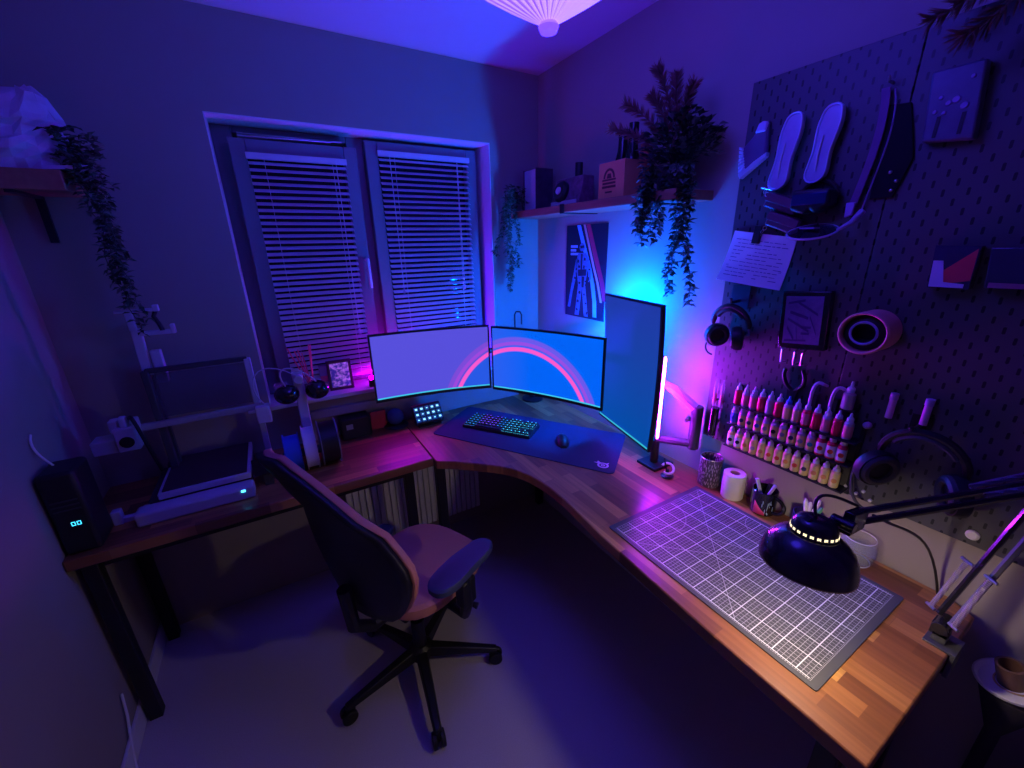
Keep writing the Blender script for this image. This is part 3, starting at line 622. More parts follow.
# ---------------------------------------------------------------- plants
def vine(b,p0,L,n,spread,lw,drift=(0,0),pts_out=None):
    pts=[V(p0)]; d=V((0,0,-1))
    for i in range(n):
        p=pts[-1]+V((random.uniform(-1,1)*.008+drift[0]/n,random.uniform(-1,1)*.008+drift[1]/n,-L/n)); pts.append(p)
    b.i=0; b.tube(pts,.0013,5)
    for i,p in enumerate(pts):
        for k in range(5):
            a=random.uniform(0,2*PI); dirv=V((math.cos(a),math.sin(a),random.uniform(-.9,.4))); b.i=random.choice((0,0,1,2))
            b.leaf(p+V((random.uniform(-1,1)*.005,random.uniform(-1,1)*.005,random.uniform(-1,1)*.006)),dirv,V((random.uniform(-.5,.5),random.uniform(-.5,.5),1)),lw*random.uniform(.7,1.3)*spread,lw*random.uniform(.45,.75))
def pot(r,p,R,h,m):
    part('pot',B().lathe([(R*.75,0),(R,h),(R*.92,h),(R*.88,h*.85)],p,n=24),m,r)
DARKPOT=M('dark_pot',(.04,.03,.03),.6)
pA=root('trailing_plant','trailing green plant hanging over the corner end of the wall shelf','plant',(-.1,-.02,ST))
for (x,y,L,dx) in ((-.215,-.075,.36,-.01),(-.235,-.06,.30,-.01),(-.20,-.10,.25,0),(-.225,-.09,.20,-.02),(-.245,-.085,.38,.01)):
    b=B(); vine(b,(x,y,ST+.08+random.uniform(-.02,.02)),L+.09,26,1,.022,(dx,0)); part('vine',b,LEAF,pA,smooth=False)
b=B()
for k in range(130):
    a=random.uniform(0,2*PI); p=V((-.17+random.uniform(-.07,.03),-.075+random.uniform(-.035,.012),ST+.03+random.uniform(0,.085))); b.i=random.choice((0,1,2)); b.leaf(p,V((math.cos(a),math.sin(a)*.4,random.uniform(-.4,.8))),V((0,0,1)),.025,.014)
b.i=1; b.tube([(-.12,-.045,ST+.03),(-.18,-.07,ST+.09),(-.225,-.08,ST+.06)],.003,5)
part('foliage',b,LEAF,pA,smooth=False); pot(pA,(-.1,-.033,ST),.022,.05,DARKPOT)
pB=root('trailing_plant','large bushy plant with long trailing stems at the pegboard end of the shelf','plant',(-.1,-.96,ST))
pot(pB,(-.10,-.955,ST),.055,.08,DARKPOT)
for (x,y,L,dx,dy) in ((-.205,-.935,.17,0,0),(-.215,-.945,.13,0,.01),(-.20,-.96,.15,.0,-.01),(-.20,-.96,.10,0,0),(-.17,-1.065,.33,.02,0),(-.175,-1.06,.36,.02,-.015),(-.165,-1.075,.26,.01,-.01),(-.185,-1.04,.20,0,0),(-.19,-1.02,.12,0,0)):
    b=B(); vine(b,(x,y,ST+.07),L+.07,int(14+L*60),1,.024,(dx,dy)); part('vine',b,LEAF,pB,smooth=False)
b=B()
for k in range(520):
    a=random.uniform(0,2*PI); e=random.uniform(-.2,1); rr=random.uniform(.02,.125)
    p=V((-.10+rr*math.cos(a)*.75,-.975+rr*math.sin(a),ST+.09+random.uniform(-.03,.14)*(1-rr*4)+.02)); p.x=min(p.x,-.012); b.i=random.choice((0,1,1,2))
    b.leaf(p,V((math.cos(a)-.3,math.sin(a),e)),V((random.uniform(-.4,.4),0,1)),.033,.019)
b.i=1
for k in range(12):
    a=2*PI*k/12; b.tube(bez((-.10,-.955,ST+.06),(-.10,-.955,ST+.12),(-.1+.04*math.cos(a)-.01,-.97+.07*math.sin(a),ST+.15),(-.1+.07*math.cos(a)-.01,-.97+.10*math.sin(a),ST+.11),6),.0018,5)
part('foliage',b,LEAF,pB,smooth=False)
pC=root('dried_grass_bunch','reddish dried plume grasses standing in the plant at the pegboard end of the shelf','dried grass',(-.1,-.96,ST+.05))
for (dx,dy,dz) in ((-.12,.16,.15),(-.06,.05,.22),(-.02,.0,.26),(-.03,-.07,.22),(-.08,.02,.28),(-.13,.09,.20)):
    p0=V((-.10,-.955,ST+.06)); p3=V((min(-.10+dx,-.03),-.955+dy,ST+.06+dz)); P=bez(p0,p0+V((0,0,dz*.5)),p3-V((dx*.3,dy*.3,.02)),p3,14)
    b=B(); b.tube(P,.0018,5); part('stem',b,DRIED,pC)
    b=B()
    for i in range(6,len(P)):
        for k in range(26):
            a=random.uniform(0,2*PI); t_=(P[i]-P[i-1]).normalized(); o_=t_.orthogonal().normalized(); w_=t_.cross(o_)
            b.leaf(P[i]+t_*random.uniform(-.006,.006),(o_*math.cos(a)+w_*math.sin(a))+t_*1.3,t_,.035,.0035)
    part('plume',b,DRIED,pC,smooth=False)
# left shelf, plant and bag
ls=root('corner_shelf','short reddish wooden shelf in the left corner near the ceiling','shelf',(-1.9,-.1,1.79))
part('board',B().box(XL+.001,-1.80,-.205,-.001,1.79,1.845),SHELFW,ls,bev=.003)
part('bracket',B().box(-1.93,-1.91,-.20,-.001,1.782,1.79).box(-1.93,-1.91,-.012,-.001,1.65,1.79),BLACK,ls)
bg=root('plastic_bag','crumpled clear plastic bag heaped on the left corner shelf','bag',(-1.9,-.12,1.845))
b=B(); rs=[]; random.seed(3)
for j in range(11):
    t=j/10; z=1.846+.22*t; R=[.10,.112,.118,.112,.10,.092,.098,.088,.072,.055,.03][j]; ox=-.0; c=(-1.905,-.105)
    rs.append([(min(max(c[0]+(R*1.02+random.uniform(-.014,.014))*math.cos(a)+(.04*t if math.cos(a)>0 else 0),XL+.004),-1.70),min(c[1]+(R*.85+random.uniform(-.014,.014))*math.sin(a),-.006),z+random.uniform(-.008,.008)*(j>0)) for a in [2*PI*k/26 for k in range(26)]])
b.rings(rs); 
BAGM=M('bag_film',(.75,.7,.85),.18,alpha=.8,var=.2,scale=30)
part('film',b,BAGM,bg,smooth=False)
b=B().hexa([(-1.84,-.19,1.846),(-1.775,-.19,1.850),(-1.775,-.06,1.852),(-1.84,-.05,1.846),(-1.84,-.19,1.856),(-1.74,-.18,1.864),(-1.755,-.07,1.862),(-1.84,-.05,1.866)]); part('loose_flap',b,BAGM,bg)
single('jar',B().lathe([(.028,0),(.03,.004),(.03,.06),(.02,.07)],(-1.92,-.11,1.8462),n=18),M('red_contents',(.4,.06,.08),.4),'small dark red tub inside the clear bag on the left corner shelf','tub',(-1.92,-.11,1.8462))
pD=root('trailing_plant','dark leafy plant trailing down the wall from the left corner shelf','plant',(-1.78,-.12,1.845))
random.seed(11)
for (x,y,L,dx) in ((-1.775,-.16,.48,.03),(-1.765,-.13,.40,.02),(-1.785,-.19,.34,.04),(-1.75,-.15,.44,.015),(-1.77,-.10,.25,.02),(-1.74,-.14,.30,.0)):
    b=B(); vine(b,(x,y,1.90),L+.06,26,1,.024,(dx,0)); part('vine',b,LEAF,pD,smooth=False)
b=B()
for k in range(260):
    a=random.uniform(0,2*PI); p=V((-1.775+random.uniform(-.035,.06),-.13+random.uniform(-.07,.05),1.865+random.uniform(-.06,.10))); b.i=random.choice((0,1,1,2)); b.leaf(p,V((math.cos(a),math.sin(a),random.uniform(-.4,.8))),V((0,0,1)),.03,.018)
b.i=1; b.tube([(-1.80,-.1,1.87),(-1.78,-.13,1.93),(-1.75,-.14,1.90)],.004,5)
part('foliage',b,LEAF,pD,smooth=False); pot(pD,(-1.815,-.05,1.8455),.012,.04,DARKPOT)
# ---------------------------------------------------------------- pegboard
PX=-.026
pb=root('pegboard','large black slotted pegboard covering the right wall above the desk','pegboard',(-.013,-1.55,.9))
part('panel',B().box(PX,-.018,-1.53,-1.152,.92,2.04).box(PX,-.018,-2.02,-1.5308,.92,2.04),mat_pegboard(),pb,bev=.002,loc=(-.013,0,0))
part('spacer',B().box(-.018,-.001,-1.17,-1.156,.94,2.02).box(-.018,-.001,-1.54,-1.52,.94,2.02).box(-.018,-.001,-2.0,-1.98,.94,2.02),BLACK,pb)
def pt(y,z,x=PX): return V((x,y,z))
# paint rack and bottles
pk_=root('paint_rack','black three tier paint rack hooked on the pegboard','rack',(-.04,-1.44,.9))
rowz=(1.091,1.021,.940)
for i,z in enumerate(rowz):
    part('tier',B().box(-.072,-.027,-1.615,-1.262,z-.005,z),BLACK,pk_,bev=.001)
for y in (-1.617,-1.269): part('side_bracket',B().box(-.032,-.0265,y,y+.009,.922,1.15),BLACK,pk_)
def label_mat(n,c,e=0): return M(n,c,.45,var=.05)
CR=M('cream_label',(.82,.66,.24),.5,var=.05); RED=M('red_paint',(.75,.03,.07),.3); PNK=M('pink_paint',(.85,.28,.30),.3); WHL=M('white_label',(.80,.78,.74),.5,var=.03)
CAPW=M('frosted_cap',(.62,.66,.66),.35,var=.05); CAPB=M('blue_cap',(.05,.18,.6),.4); CAPT=M('teal_cap',(.1,.4,.4),.4); CLR=M('frosted_bottle',(.55,.5,.55),.25,var=.1)
DOT={'dark':M('dark_roundel',(.06,.04,.12),.5),'red':M('red_roundel',(.75,.08,.03),.5),'teal':M('teal_roundel',(.02,.35,.30),.5),'orange':M('orange_roundel',(.75,.32,.08),.5),'grey':M('grey_roundel',(.35,.28,.35),.5),'blue':M('blue_roundel',(.03,.12,.6),.5),'black':M('black_roundel',(.01,.01,.01),.5)}
def bottle(y,z,body,lab,cap,dot,label,grp,base=None,x=-.055):
    r=root('paint_bottle',label,'paint bottle',(x,y,z),0,grp)
    R=.0118
    part('body',B().lathe([(R*.9,0),(R,.002),(R,.046),(R*.6,.052),(R*.5,.054)],(0,0,0.0003),n=16),base or body,r,local=True)
    part('label_wrap',B().lathe([(R*1.03,0),(R*1.03,.034)],(0,0,.006),n=16,cap0=False,cap1=False),lab,r,local=True)
    part('cap',B().lathe([(R*.62,0),(R*.72,.001),(R*.66,.010),(R*.34,.014),(R*.22,.024),(R*.12,.025)],(0,0,.0505),n=14),cap,r,local=True)
    if dot: part('roundel',B().lathe([(.0068,-.001),(.0068,.0006)],(-R*.98,-R*.30,.023),(-1,-.3,0),12),DOT[dot],r,local=True)
    return r
ords=['first','second','third','fourth','fifth','sixth','seventh','eighth','ninth','tenth','eleventh','twelfth','last']
top=[('red',RED),('pink',PNK),('pale pink',PNK),('red',RED),('pale pink',CLR),('bright red',RED),('white',CR),('white',CR),('red',PNK),('red',RED),('pink',PNK),('red',RED),('pink',PNK)]
mid=[('blue','blue'),('cream','dark'),('cream','dark'),('cream','blue'),('cream','grey'),('cream','black'),('cream','grey'),('cream','dark'),('cream','grey'),('cream','teal'),('red and white','red'),('red and white','red'),('red and white','red')]
bot=['black','black','orange','grey','orange','red','red','orange','red','dark','orange','orange','orange']
for i in range(13):
    y=-1.277-.0258*i
    n,m_=top[i]
    bottle(y,rowz[0],RED if 'red' in n else CLR,m_,CAPB if i in(6,) else CAPW,None,f'{n} dropper paint bottle, {ords[i]} from left in the top tier of the rack','paint bottles in the top tier')
    n,d=mid[i]
    bottle(y,rowz[1],CLR,CR if i and i<10 else (WHL if i else CAPB),CAPT if i==3 else CAPW,d,f'{n} paint bottle with {d} dot, {ords[i]} from left in the middle tier','paint bottles in the middle tier',base=None if i<10 else RED,x=-.0555)
    bottle(y,rowz[2],CR,CR if i>1 else WHL,CAPW,bot[i],f'cream paint bottle with {bot[i]} dot, {ords[i]} from left in the bottom tier','paint bottles in the bottom tier',x=-.056)
r=root('dropper_bottle','clear dropper bottle standing alone above the right end of the paint rack','dropper bottle',(-.05,-1.59,1.145))
part('body',B().lathe([(.0135,0),(.0145,.003),(.0145,.042),(.008,.048)],(-.045,-1.568,1.172),n=18),M('clear_bottle',(.45,.38,.45),.15,alpha=.8),r)
part('nozzle',B().lathe([(.009,0),(.009,.011),(.004,.016),(.0025,.030)],(-.045,-1.568,1.219),n=14),CAPW,r)
part('hook',B().box(-.055,-.0265,-1.59,-1.555,1.166,1.172),BLACK,r)
for y,t in ((-1.49,'nearer the white bottles'),(-1.54,'nearer the dropper bottle')):
    q=root('hanging_clip','pale violet hook shaped clip above the paint rack, '+t,'clip',(-.04,y,1.17),0,'hook shaped clips on the pegboard')
    part('hook',B().tube(bez((-.05,y+.008,1.155),(-.055,y+.008,1.20),(-.05,y+.008,1.235),(-.045,y-.014,1.222),10),.0048,8).tube([(-.045,y-.014,1.222),(-.027,y-.016,1.215)],.004,8),M('pale_violet_plastic',(.65,.45,.7),.35),q)
    part('stem',B().box(-.05,-.03,y-.006,y+.004,1.145,1.19),DGREY,q)
bp_=root('pliers','small black pliers hanging above the white labelled bottles','pliers',(-.035,-1.42,1.17))
part('jaw',B().hexa([(-.04,-1.435,1.15),(-.028,-1.435,1.15),(-.028,-1.415,1.15),(-.04,-1.415,1.15),(-.038,-1.44,1.185),(-.028,-1.44,1.185),(-.028,-1.41,1.185),(-.038,-1.41,1.185)]),BLACK,bp_)
part('handle',B().tube(bez((-.034,-1.43,1.18),(-.036,-1.46,1.2),(-.036,-1.45,1.23),(-.034,-1.44,1.245),8),.006),BLACK,bp_)
part('handle',B().tube(bez((-.034,-1.42,1.18),(-.036,-1.39,1.2),(-.036,-1.39,1.23),(-.034,-1.395,1.24),8),.006),BLACK,bp_)
# left tubes
q=root('brush_tube','glossy black tube with a steel tip on the left edge of the pegboard','tube',(-.05,-1.2,.95))
part('body',B().cyl((-.05,-1.20,.945),(-.05,-1.20,1.05),.014),BLACKG,q)
part('tip',B().lathe([(.006,0),(.012,.008)],(-.05,-1.20,.937)),METAL,q)
part('clip',B().box(-.045,-.0265,-1.207,-1.193,.99,1.0),BLACK,q)
for y,t in ((-1.19,'left'),(-1.215,'right')):
    q=root('vial','slim clear vial with red liquid above the black tube, '+t+' of two','vial',(-.045,y,1.055),0,'vials above the black tube')
    part('glass',B().lathe([(.007,0),(.007,.075),(.003,.09),(.003,.10)],(-.045,y,1.056),n=12),CLEAR,q)
    part('liquid',B().cyl((-.045,y,1.066),(-.045,y,1.10),.0055),REDW,q)
    part('clip',B().box(-.041,-.0265,y-.003,y+.003,1.07,1.076),BLACK,q)
# pale discs standing in for light through the holes; also a round knob
SPOT_KNOB=M('spot_and_knob_white',(.85,.82,.72),.4)
for i,(y,z,t) in enumerate(((-1.608,.945,'topmost left of the cluster'),(-1.634,.934,'lower left of the cluster'),(-1.648,.948,'upper right of the cluster'),(-1.667,.930,'lowest of the cluster'),(-1.745,.935,'alone under the black headphones'))):
    single('light_spot',B().lathe([(.0042,0),(.0042,.006),(.002,.008)],(PX,y,z),(-1,0,0),12),SPOT_KNOB,'tiny white spot of painted light low on the pegboard, '+t,'light_spot',(PX,y,z),'painted light spots on the pegboard')
single('round_peg',B().lathe([(.012,0),(.012,.004),(.008,.007)],(PX,-1.858,.948),(-1,0,0),20),SPOT_KNOB,'flat round white knob at the lower edge of the pegboard','knob',(PX,-1.858,.948))
# headset
def headphones(c,R,tilt,label,mats,cin=.005,grp=None):
    r=root('headphones',label,'headphones',c)
    b=B(); x0=c[0]
    pts=[(x0-.012*math.sin(PI*k/16),c[1]+R*math.cos(PI*k/16),c[2]+R*1.05*math.sin(PI*k/16)) for k in range(17)]
    b.tube(pts,[.006]+[.009]*15+[.006],8); part('headband',b,mats[0],r)
    pts2=[(x0-.012*math.sin(PI*k/16)-.002,c[1]+(R-.012)*math.cos(PI*k/16),c[2]+(R-.012)*1.05*math.sin(PI*k/16)) for k in range(3,14)]
    part('padding',B().tube(pts2,.007,8),mats[1],r)
    for s in (1,-1):
        y=c[1]+s*(R-cin); b=B(); ax=V((-.55,-s*.8,-.1))
        b.lathe([(R*.30,-.018),(R*.60,-.012),(R*.64,.0),(R*.60,.012)],(x0-.012,y,c[2]-R*.55),ax,24)
        e=part('ear_cup',b,mats[0],r); part('ear_pad',B().torus((x0-.012+ax.normalized().x*.014,y+ax.normalized().y*.014,c[2]-R*.55),R*.43,R*.13,ax,m=8),mats[1],e)
        part('yoke',B().tube([(x0,c[1]+s*R,c[2]),(x0-.006,c[1]+s*(R+.006),c[2]-R*.3),(x0-.01,y+s*.006,c[2]-R*.5)],.004,6),mats[2],r)
    return r
hp=headphones((-.055,-1.213,1.345),.062,0,'black over-ear headset hanging under the notepad',(BLACK,M('ear_leather',(.02,.02,.022),.5),M('yoke_metal',(.25,.22,.25),.3,.8)),cin=.026)
part('boom',B().tube(bez((-.06,-1.155,1.30),(-.09,-1.14,1.27),(-.10,-1.17,1.25),(-.10,-1.19,1.25),8),.003),BLACK,hp)
single('headset_hook',B().box(-.03,-.0262,-1.245,-1.185,1.40,1.475).tube([(-.03,-1.215,1.425),(-.075,-1.215,1.423),(-.08,-1.215,1.437)],.005,8),M('dark_teal_plastic',(.03,.05,.08),.4),'dark hook plate holding the headset','hook',(-.03,-1.215,1.40),bev=.001)
hp2=headphones((-.07,-1.745,1.095),.078,0,'large black headphones hanging low on the pegboard behind the lamp arm',(BLACK,DGREY,M('dark_yoke',(.03,.03,.04),.3,.5)))
part('cable',B().tube(bez((-.07,-1.63,1.04),(-.09,-1.62,.95),(-.08,-1.67,.90),(-.06,-1.70,.93),12),.004),DGREY,hp2)
single('headset_hook',B().box(-.03,-.0262,-1.735,-1.695,1.14,1.20).tube([(-.03,-1.715,1.175),(-.085,-1.715,1.172),(-.09,-1.715,1.184)],.005,8),BLACK,'black hook plate holding the large low headphones','hook',(-.03,-1.715,1.14),bev=.001)
for y,z,t in ((-1.655,1.175,'left'),(-1.72,1.18,'right')):
    q=root('marker_pen','pink slim pen standing behind the low headphones, '+t+' of two','pen',(-.035,y,z),0,'pens behind the low headphones')
    part('barrel',B().cyl((-.038,y,z),(-.038,y,z+.05),.0075),M('pink_barrel',(.7,.35,.6),.4),q); part('cap',B().cyl((-.038,y,z+.05),(-.038,y,z+.066),.0085),M('violet_cap',(.5,.3,.6),.35),q)
single('knob',B().sphere((-.04,-1.62,1.14),.010).cyl((-.04,-1.62,1.14),(-.0265,-1.62,1.14),.005),M('mauve_knob',(.5,.3,.5),.4),'small round mauve knob left of the low headphones','knob',(-.0265,-1.62,1.13))
# framed print + holder
fp=root('framed_print','black framed print of slanted lettering on the pegboard','framed print',(-.04,-1.425,1.31))
def quadslab(b,P,x0,x1): b.prism([(x0,y,z) for y,z in P],(x1-x0,0,0))
FO=[(-1.352,1.468),(-1.475,1.478),(-1.487,1.315),(-1.366,1.303)]
b=B(); quadslab(b,FO,-.052,-.028); part('frame',b,BLACKG,fp,bev=.003)
FI=[(-1.366,1.455),(-1.461,1.463),(-1.472,1.330),(-1.378,1.320)]
b=B(); quadslab(b,FI,-.0535,-.052); pi_=part('print',b,M('violet_print',(.13,.09,.20),.5,var=.3,scale=80),fp)
b=B()
def fq(u,v_):
    a=V(FI[0]).lerp(V(FI[1]),u); c=V(FI[3]).lerp(V(FI[2]),u); return a.lerp(c,v_)
for u,v_,du,dv,w_ in ((.08,.12,.45,-.06,.05),(.15,.3,.5,.12,.06),(.1,.45,.6,.25,.05),(.35,.1,.55,.25,.05),(.1,.62,.2,.25,.07),(.35,.6,.05,.3,.07),(.5,.62,.25,.0,.05),(.5,.75,.22,.0,.05),(.55,.6,.02,.3,.05),(.05,.92,.6,-.02,.04),(.7,.4,.2,.35,.05)):
    P=[fq(u,v_),fq(u+du,v_+dv),fq(u+du,v_+dv+w_),fq(u,v_+w_)]; quadslab(b,[(p.x,p.y) for p in P],-.0542,-.0535)
part('lettering',b,M('dark_letter',(.04,.02,.10),.5),pi_,smooth=False)
WH=root('wire_holder','pair of thin bent wire hooks under the framed print','hooks',(-.04,-1.42,1.27))
for y in (-1.385,-1.42,-1.44): part('wire',B().tube([(-.028,y,1.31),(-.06,y,1.30),(-.06,y-.002,1.265),(-.03,y-.004,1.262)],.0022,6),METAL,WH)
# pink roll
tr_=root('tape_roll','thick pink roll with a dark core sticking out of the pegboard','roll',(PX,-1.57,1.385))
cx=(-1.580,1.388)
part('sleeve',B().lathe([(.044,0),(.052,.004),(.052,.078),(.049,.082),(.046,.080),(.044,.02)],(PX,cx[0],cx[1]),(-1,0,0),40,cap1=False),M('pink_paper',(.85,.30,.32),.55,var=.1),tr_)
part('core',B().lathe([(.043,0),(.043,.066),(.030,.072),(.022,.060),(.020,.045)],(PX,cx[0],cx[1]),(-1,0,0),32),BLACK,tr_)
part('inner_ring',B().torus((PX-.073,cx[0],cx[1]),.027,.003,(-1,0,0)),M('violet_ring',(.35,.28,.55),.3),tr_)
# boxes
dc=root('display_case','small clear case with a red diagonal print on the pegboard','case',(-.04,-1.69,1.505))
part('case',B().prism([(-.055,-1.652,1.592),(-.055,-1.722,1.590),(-.055,-1.724,1.502),(-.055,-1.658,1.502)],(.029,0,0)),M('case_dark',(.03,.03,.08),.1,coat=.5),dc)
part('red_print',B().prism([(-.0562,-1.720,1.585),(-.0562,-1.722,1.520),(-.0562,-1.68,1.510),(-.0562,-1.672,1.535)],(.001,0,0)),M('red_stripe',(.65,.05,.08),.4),dc,smooth=False)
part('pale_print',B().prism([(-.0566,-1.656,1.56),(-.0566,-1.672,1.56),(-.0566,-1.682,1.515),(-.0566,-1.715,1.512),(-.0566,-1.715,1.504),(-.0566,-1.66,1.504)],(.001,0,0)),M('pale_card',(.5,.45,.7),.4),dc,smooth=False)
dc2=root('display_case','small dark case at the right picture edge, right of the red print case','case',(-.04,-1.78,1.505))
part('case',B().prism([(-.055,-1.737,1.587),(-.055,-1.82,1.587),(-.055,-1.82,1.507),(-.055,-1.745,1.507)],(.029,0,0)),M('case_dark2',(.03,.03,.07),.1,coat=.5),dc2,bev=.002)
part('printed_strip',B().box(-.0565,-.055,-1.815,-1.75,1.508,1.518),M('dull_red',(.35,.1,.2),.5),dc2)
# flat case with buttons
bc=root('button_case','flat dark case with small round buttons near the top of the pegboard','controller',(-.04,-1.61,1.8))
BCM=M('navy_plastic',(.10,.09,.16),.4,var=.3,scale=30)
part('body',B().prism([(-.055,-1.566,1.938),(-.055,-1.646,1.938),(-.055,-1.660,1.797),(-.055,-1.578,1.805)],(.029,0,0)),BCM,bc,bev=.004)
for y,z,s in ((-1.592,1.885,.004),(-1.606,1.872,.005),(-1.617,1.876,.007),(-1.632,1.862,.007),(-1.603,1.855,.004),(-1.588,1.86,.004),(-1.633,1.912,.004)):
    part('button',B().lathe([(s,0),(s*.8,.003)],(-.055,y,z),(-1,0,0),14),M('button',(.3,.2,.45),.4),bc)
part('groove',B().box(-.0565,-.0545,-1.600,-1.594,1.81,1.85).box(-.0565,-.0545,-1.638,-1.632,1.81,1.85),BLACK,bc)
# pouch
kp=root('knitted_pouch','dark pouch with a pale ribbed hem at the upper left of the pegboard','pouch',(-.04,-1.19,1.8))
b=B(); b.prism([(-.045,-1.158,1.87),(-.045,-1.185,1.895),(-.045,-1.205,1.93),(-.045,-1.225,1.93),(-.045,-1.232,1.84),(-.045,-1.195,1.815),(-.045,-1.172,1.80)],(.018,0,0)); part('body',b,M('violet_cloth',(.14,.10,.20),.9,bump=.5),kp,bev=.006,seg=3)
b=B()
e0=[V((0,-1.150,1.875)),V((0,-1.158,1.80)),V((0,-1.165,1.787)),V((0,-1.19,1.805)),V((0,-1.236,1.838))]; 
i0=[V((0,-1.163,1.868)),V((0,-1.175,1.815)),V((0,-1.18,1.812)),V((0,-1.2,1.828)),V((0,-1.236,1.848))]
for s in range(4):
    for k in range(7):
        t0,t1=k/7,(k+.7)/7; P=[e0[s].lerp(e0[s+1],t0),e0[s].lerp(e0[s+1],t1),i0[s].lerp(i0[s+1],t1),i0[s].lerp(i0[s+1],t0)]
        b.prism([V((-.048,p.y,p.z)) for p in P],(.018,0,0))
part('ribbed_hem',b,M('pale_rib',(.55,.6,.7),.8),kp,bev=.0015)
b=B(); b.prism([(-.05,-1.192,1.902),(-.05,-1.222,1.902),(-.05,-1.226,1.925),(-.05,-1.212,1.93),(-.05,-1.2,1.925)],(.022,0,0)); part('tab',b,M('pale_tab',(.6,.5,.75),.7),kp,bev=.004)
# insoles
def insole(cy,zt,zb,lean,label):
    r=root('insole',label,'insole',(-.04,cy,zb),0,'pale long rounded insoles on the pegboard')
    W=[.010,.019,.0245,.0265,.0265,.0255,.0235,.0215,.021,.022,.024,.0265,.027,.025,.019,.010]; n=len(W); L=zt-zb; left=[];right=[]; TT=[0,.015,.05,.11,.2,.29,.38,.47,.55,.63,.71,.79,.87,.93,.975,1]; W=[.006,.014,.020,.0235,.0265,.0270,.0255,.0235,.0220,.0220,.0235,.0255,.0265,.024,.017,.006]
    for i,w_ in enumerate(W):
        t=TT[i]; z=zt-L*t; yc=cy+lean*(t-.5); left.append((-.052,yc+w_,z)); right.append((-.052,yc-w_,z))
    b=B(); b.prism(left+right[::-1],(.016,0,0)); o=part('body',b,M('pale_foam',(.42,.42,.60),.35,var=.1,scale=60),r,bev=.006,seg=3)
    rim=[(-.054,p[1],p[2]) for p in left+right[::-1]]; rim=rim+[rim[0]]
    part('rim',B().tube([(x,cy+lean*(((zt-z)/L)-.5)+(y-cy-lean*(((zt-z)/L)-.5))*.9,z) for x,y,z in rim],.0022,6),M('pale_rim',(.55,.55,.75),.3),r)
    part('ridge',B().tube([(-.054,cy+lean*-.05+.004,zt-L*.38),(-.0555,cy+lean*.15+.004,zt-L*.6),(-.054,cy+lean*.35,zt-L*.85)],[.0015,.0028,.0015],6),PALE,r)
    return r
insole(-1.290,1.928,1.745,.022,'pale long rounded insole with a bright ridge, beside the ribbed pouch')
insole(-1.382,1.926,1.752,.018,'pale bluish long rounded insole, nearer the hanging strap')
# pouches and chain, goggles, magnifier, strap
for (y,z,a,t) in ((-1.305,1.706,.35,'upper'),(-1.318,1.655,.35,'lower')):
    q=root('leather_pouch',f'small dark maroon leather pouch under the insoles, {t} of two','pouch',(-.04,y,z),0,'maroon pouches under the insoles')
    part('body',B().obox((-.042,y,z),(.03,.095,.04),(a,0,0)),M('maroon_leather',(.10,.03,.06),.5),q,bev=.005)
    part('flap',B().obox((-.0585,y,z+.008),(.003,.09,.022),(a,0,0)),M('maroon_flap',(.13,.04,.08),.45),q,bev=.001)
ch=root('chain','small steel chain dangling beside the maroon pouches','chain',(-.035,-1.25,1.72))
b=B()
for i in range(14):
    t=i/13; c=V((-.04,-1.245-.03*math.sin(t*3),1.745-.12*t)); b.torus(c,.0055,.0012,(1,0,0) if i%2 else (0,1,.4),n=10,m=5)
part('links',b,METAL,ch); part('hook',B().tube([(-.026,-1.235,1.755),(-.045,-1.235,1.755),(-.045,-1.27,1.745)],.0018,6),METAL,ch)
gg=root('goggles','dark goggles with a blue sheen hanging under the insoles','goggles',(-.05,-1.39,1.68))
part('frame',B().prism([(-.09,-1.345,1.735),(-.09,-1.435,1.73),(-.09,-1.44,1.69),(-.09,-1.405,1.672),(-.09,-1.395,1.685),(-.09,-1.38,1.672),(-.09,-1.345,1.685)],(.05,0,0)),BLACK,gg,bev=.008,seg=3)
part('lens',B().box(-.0925,-.0895,-1.432,-1.35,1.695,1.722),M('blue_lens',(.03,.06,.2),.15,metal=.6),gg,bev=.001)
part('strap',B().tube(bez((-.04,-1.35,1.71),(-.035,-1.33,1.76),(-.035,-1.42,1.78),(-.04,-1.435,1.71)),.006),BLACK,gg)
mg=root('magnifier','round magnifying visor with pale rim sticking out below the goggles','magnifier',(-.08,-1.39,1.62))
mc=V((-.085,-1.412,1.628)); 
part('rim',B().torus(mc,.055,.0028,(-.35,-.05,1),n=40),M('pale_violet_rim',(.45,.40,.6),.25),mg)
part('lens',B().lathe([(.053,-.002),(.053,.002)],mc,(-.35,-.05,1),40),M('smoked_lens',(.02,.02,.05),.06,alpha=.75,coat=.5),mg)
part('handle',B().tube([mc+V((.01,-.052,.002)),mc+V((.02,-.075,.02)),mc+V((.04,-.085,.045))],[.004,.006,.008],8),M('violet_handle',(.35,.28,.5),.35),mg)
part('clip',B().obox((-.10,-1.412,1.637),(.03,.035,.004)),M('violet_clip',(.3,.22,.42),.4),mg)
part('wall_arm',B().tube([(-.03,-1.40,1.645),(-.06,-1.40,1.64)],.005),BLACK,mg)
sr=root('strap','long violet strap hanging down to the magnifier','strap',(-.035,-1.47,1.66))
b=B(); P=bez((0,-1.484,1.935),(0,-1.50,1.85),(0,-1.485,1.77),(0,-1.468,1.675),14)
for a,c in zip(P,P[1:]):
    wA=.008; b.hexa([(-.040,a.y-wA,a.z),(-.036,a.y-wA,a.z),(-.036,a.y+wA,a.z),(-.040,a.y+wA,a.z),(-.040,c.y-wA,c.z),(-.036,c.y-wA,c.z),(-.036,c.y+wA,c.z),(-.040,c.y+wA,c.z)])
part('webbing',b,M('violet_webbing',(.22,.10,.24),.8),sr)
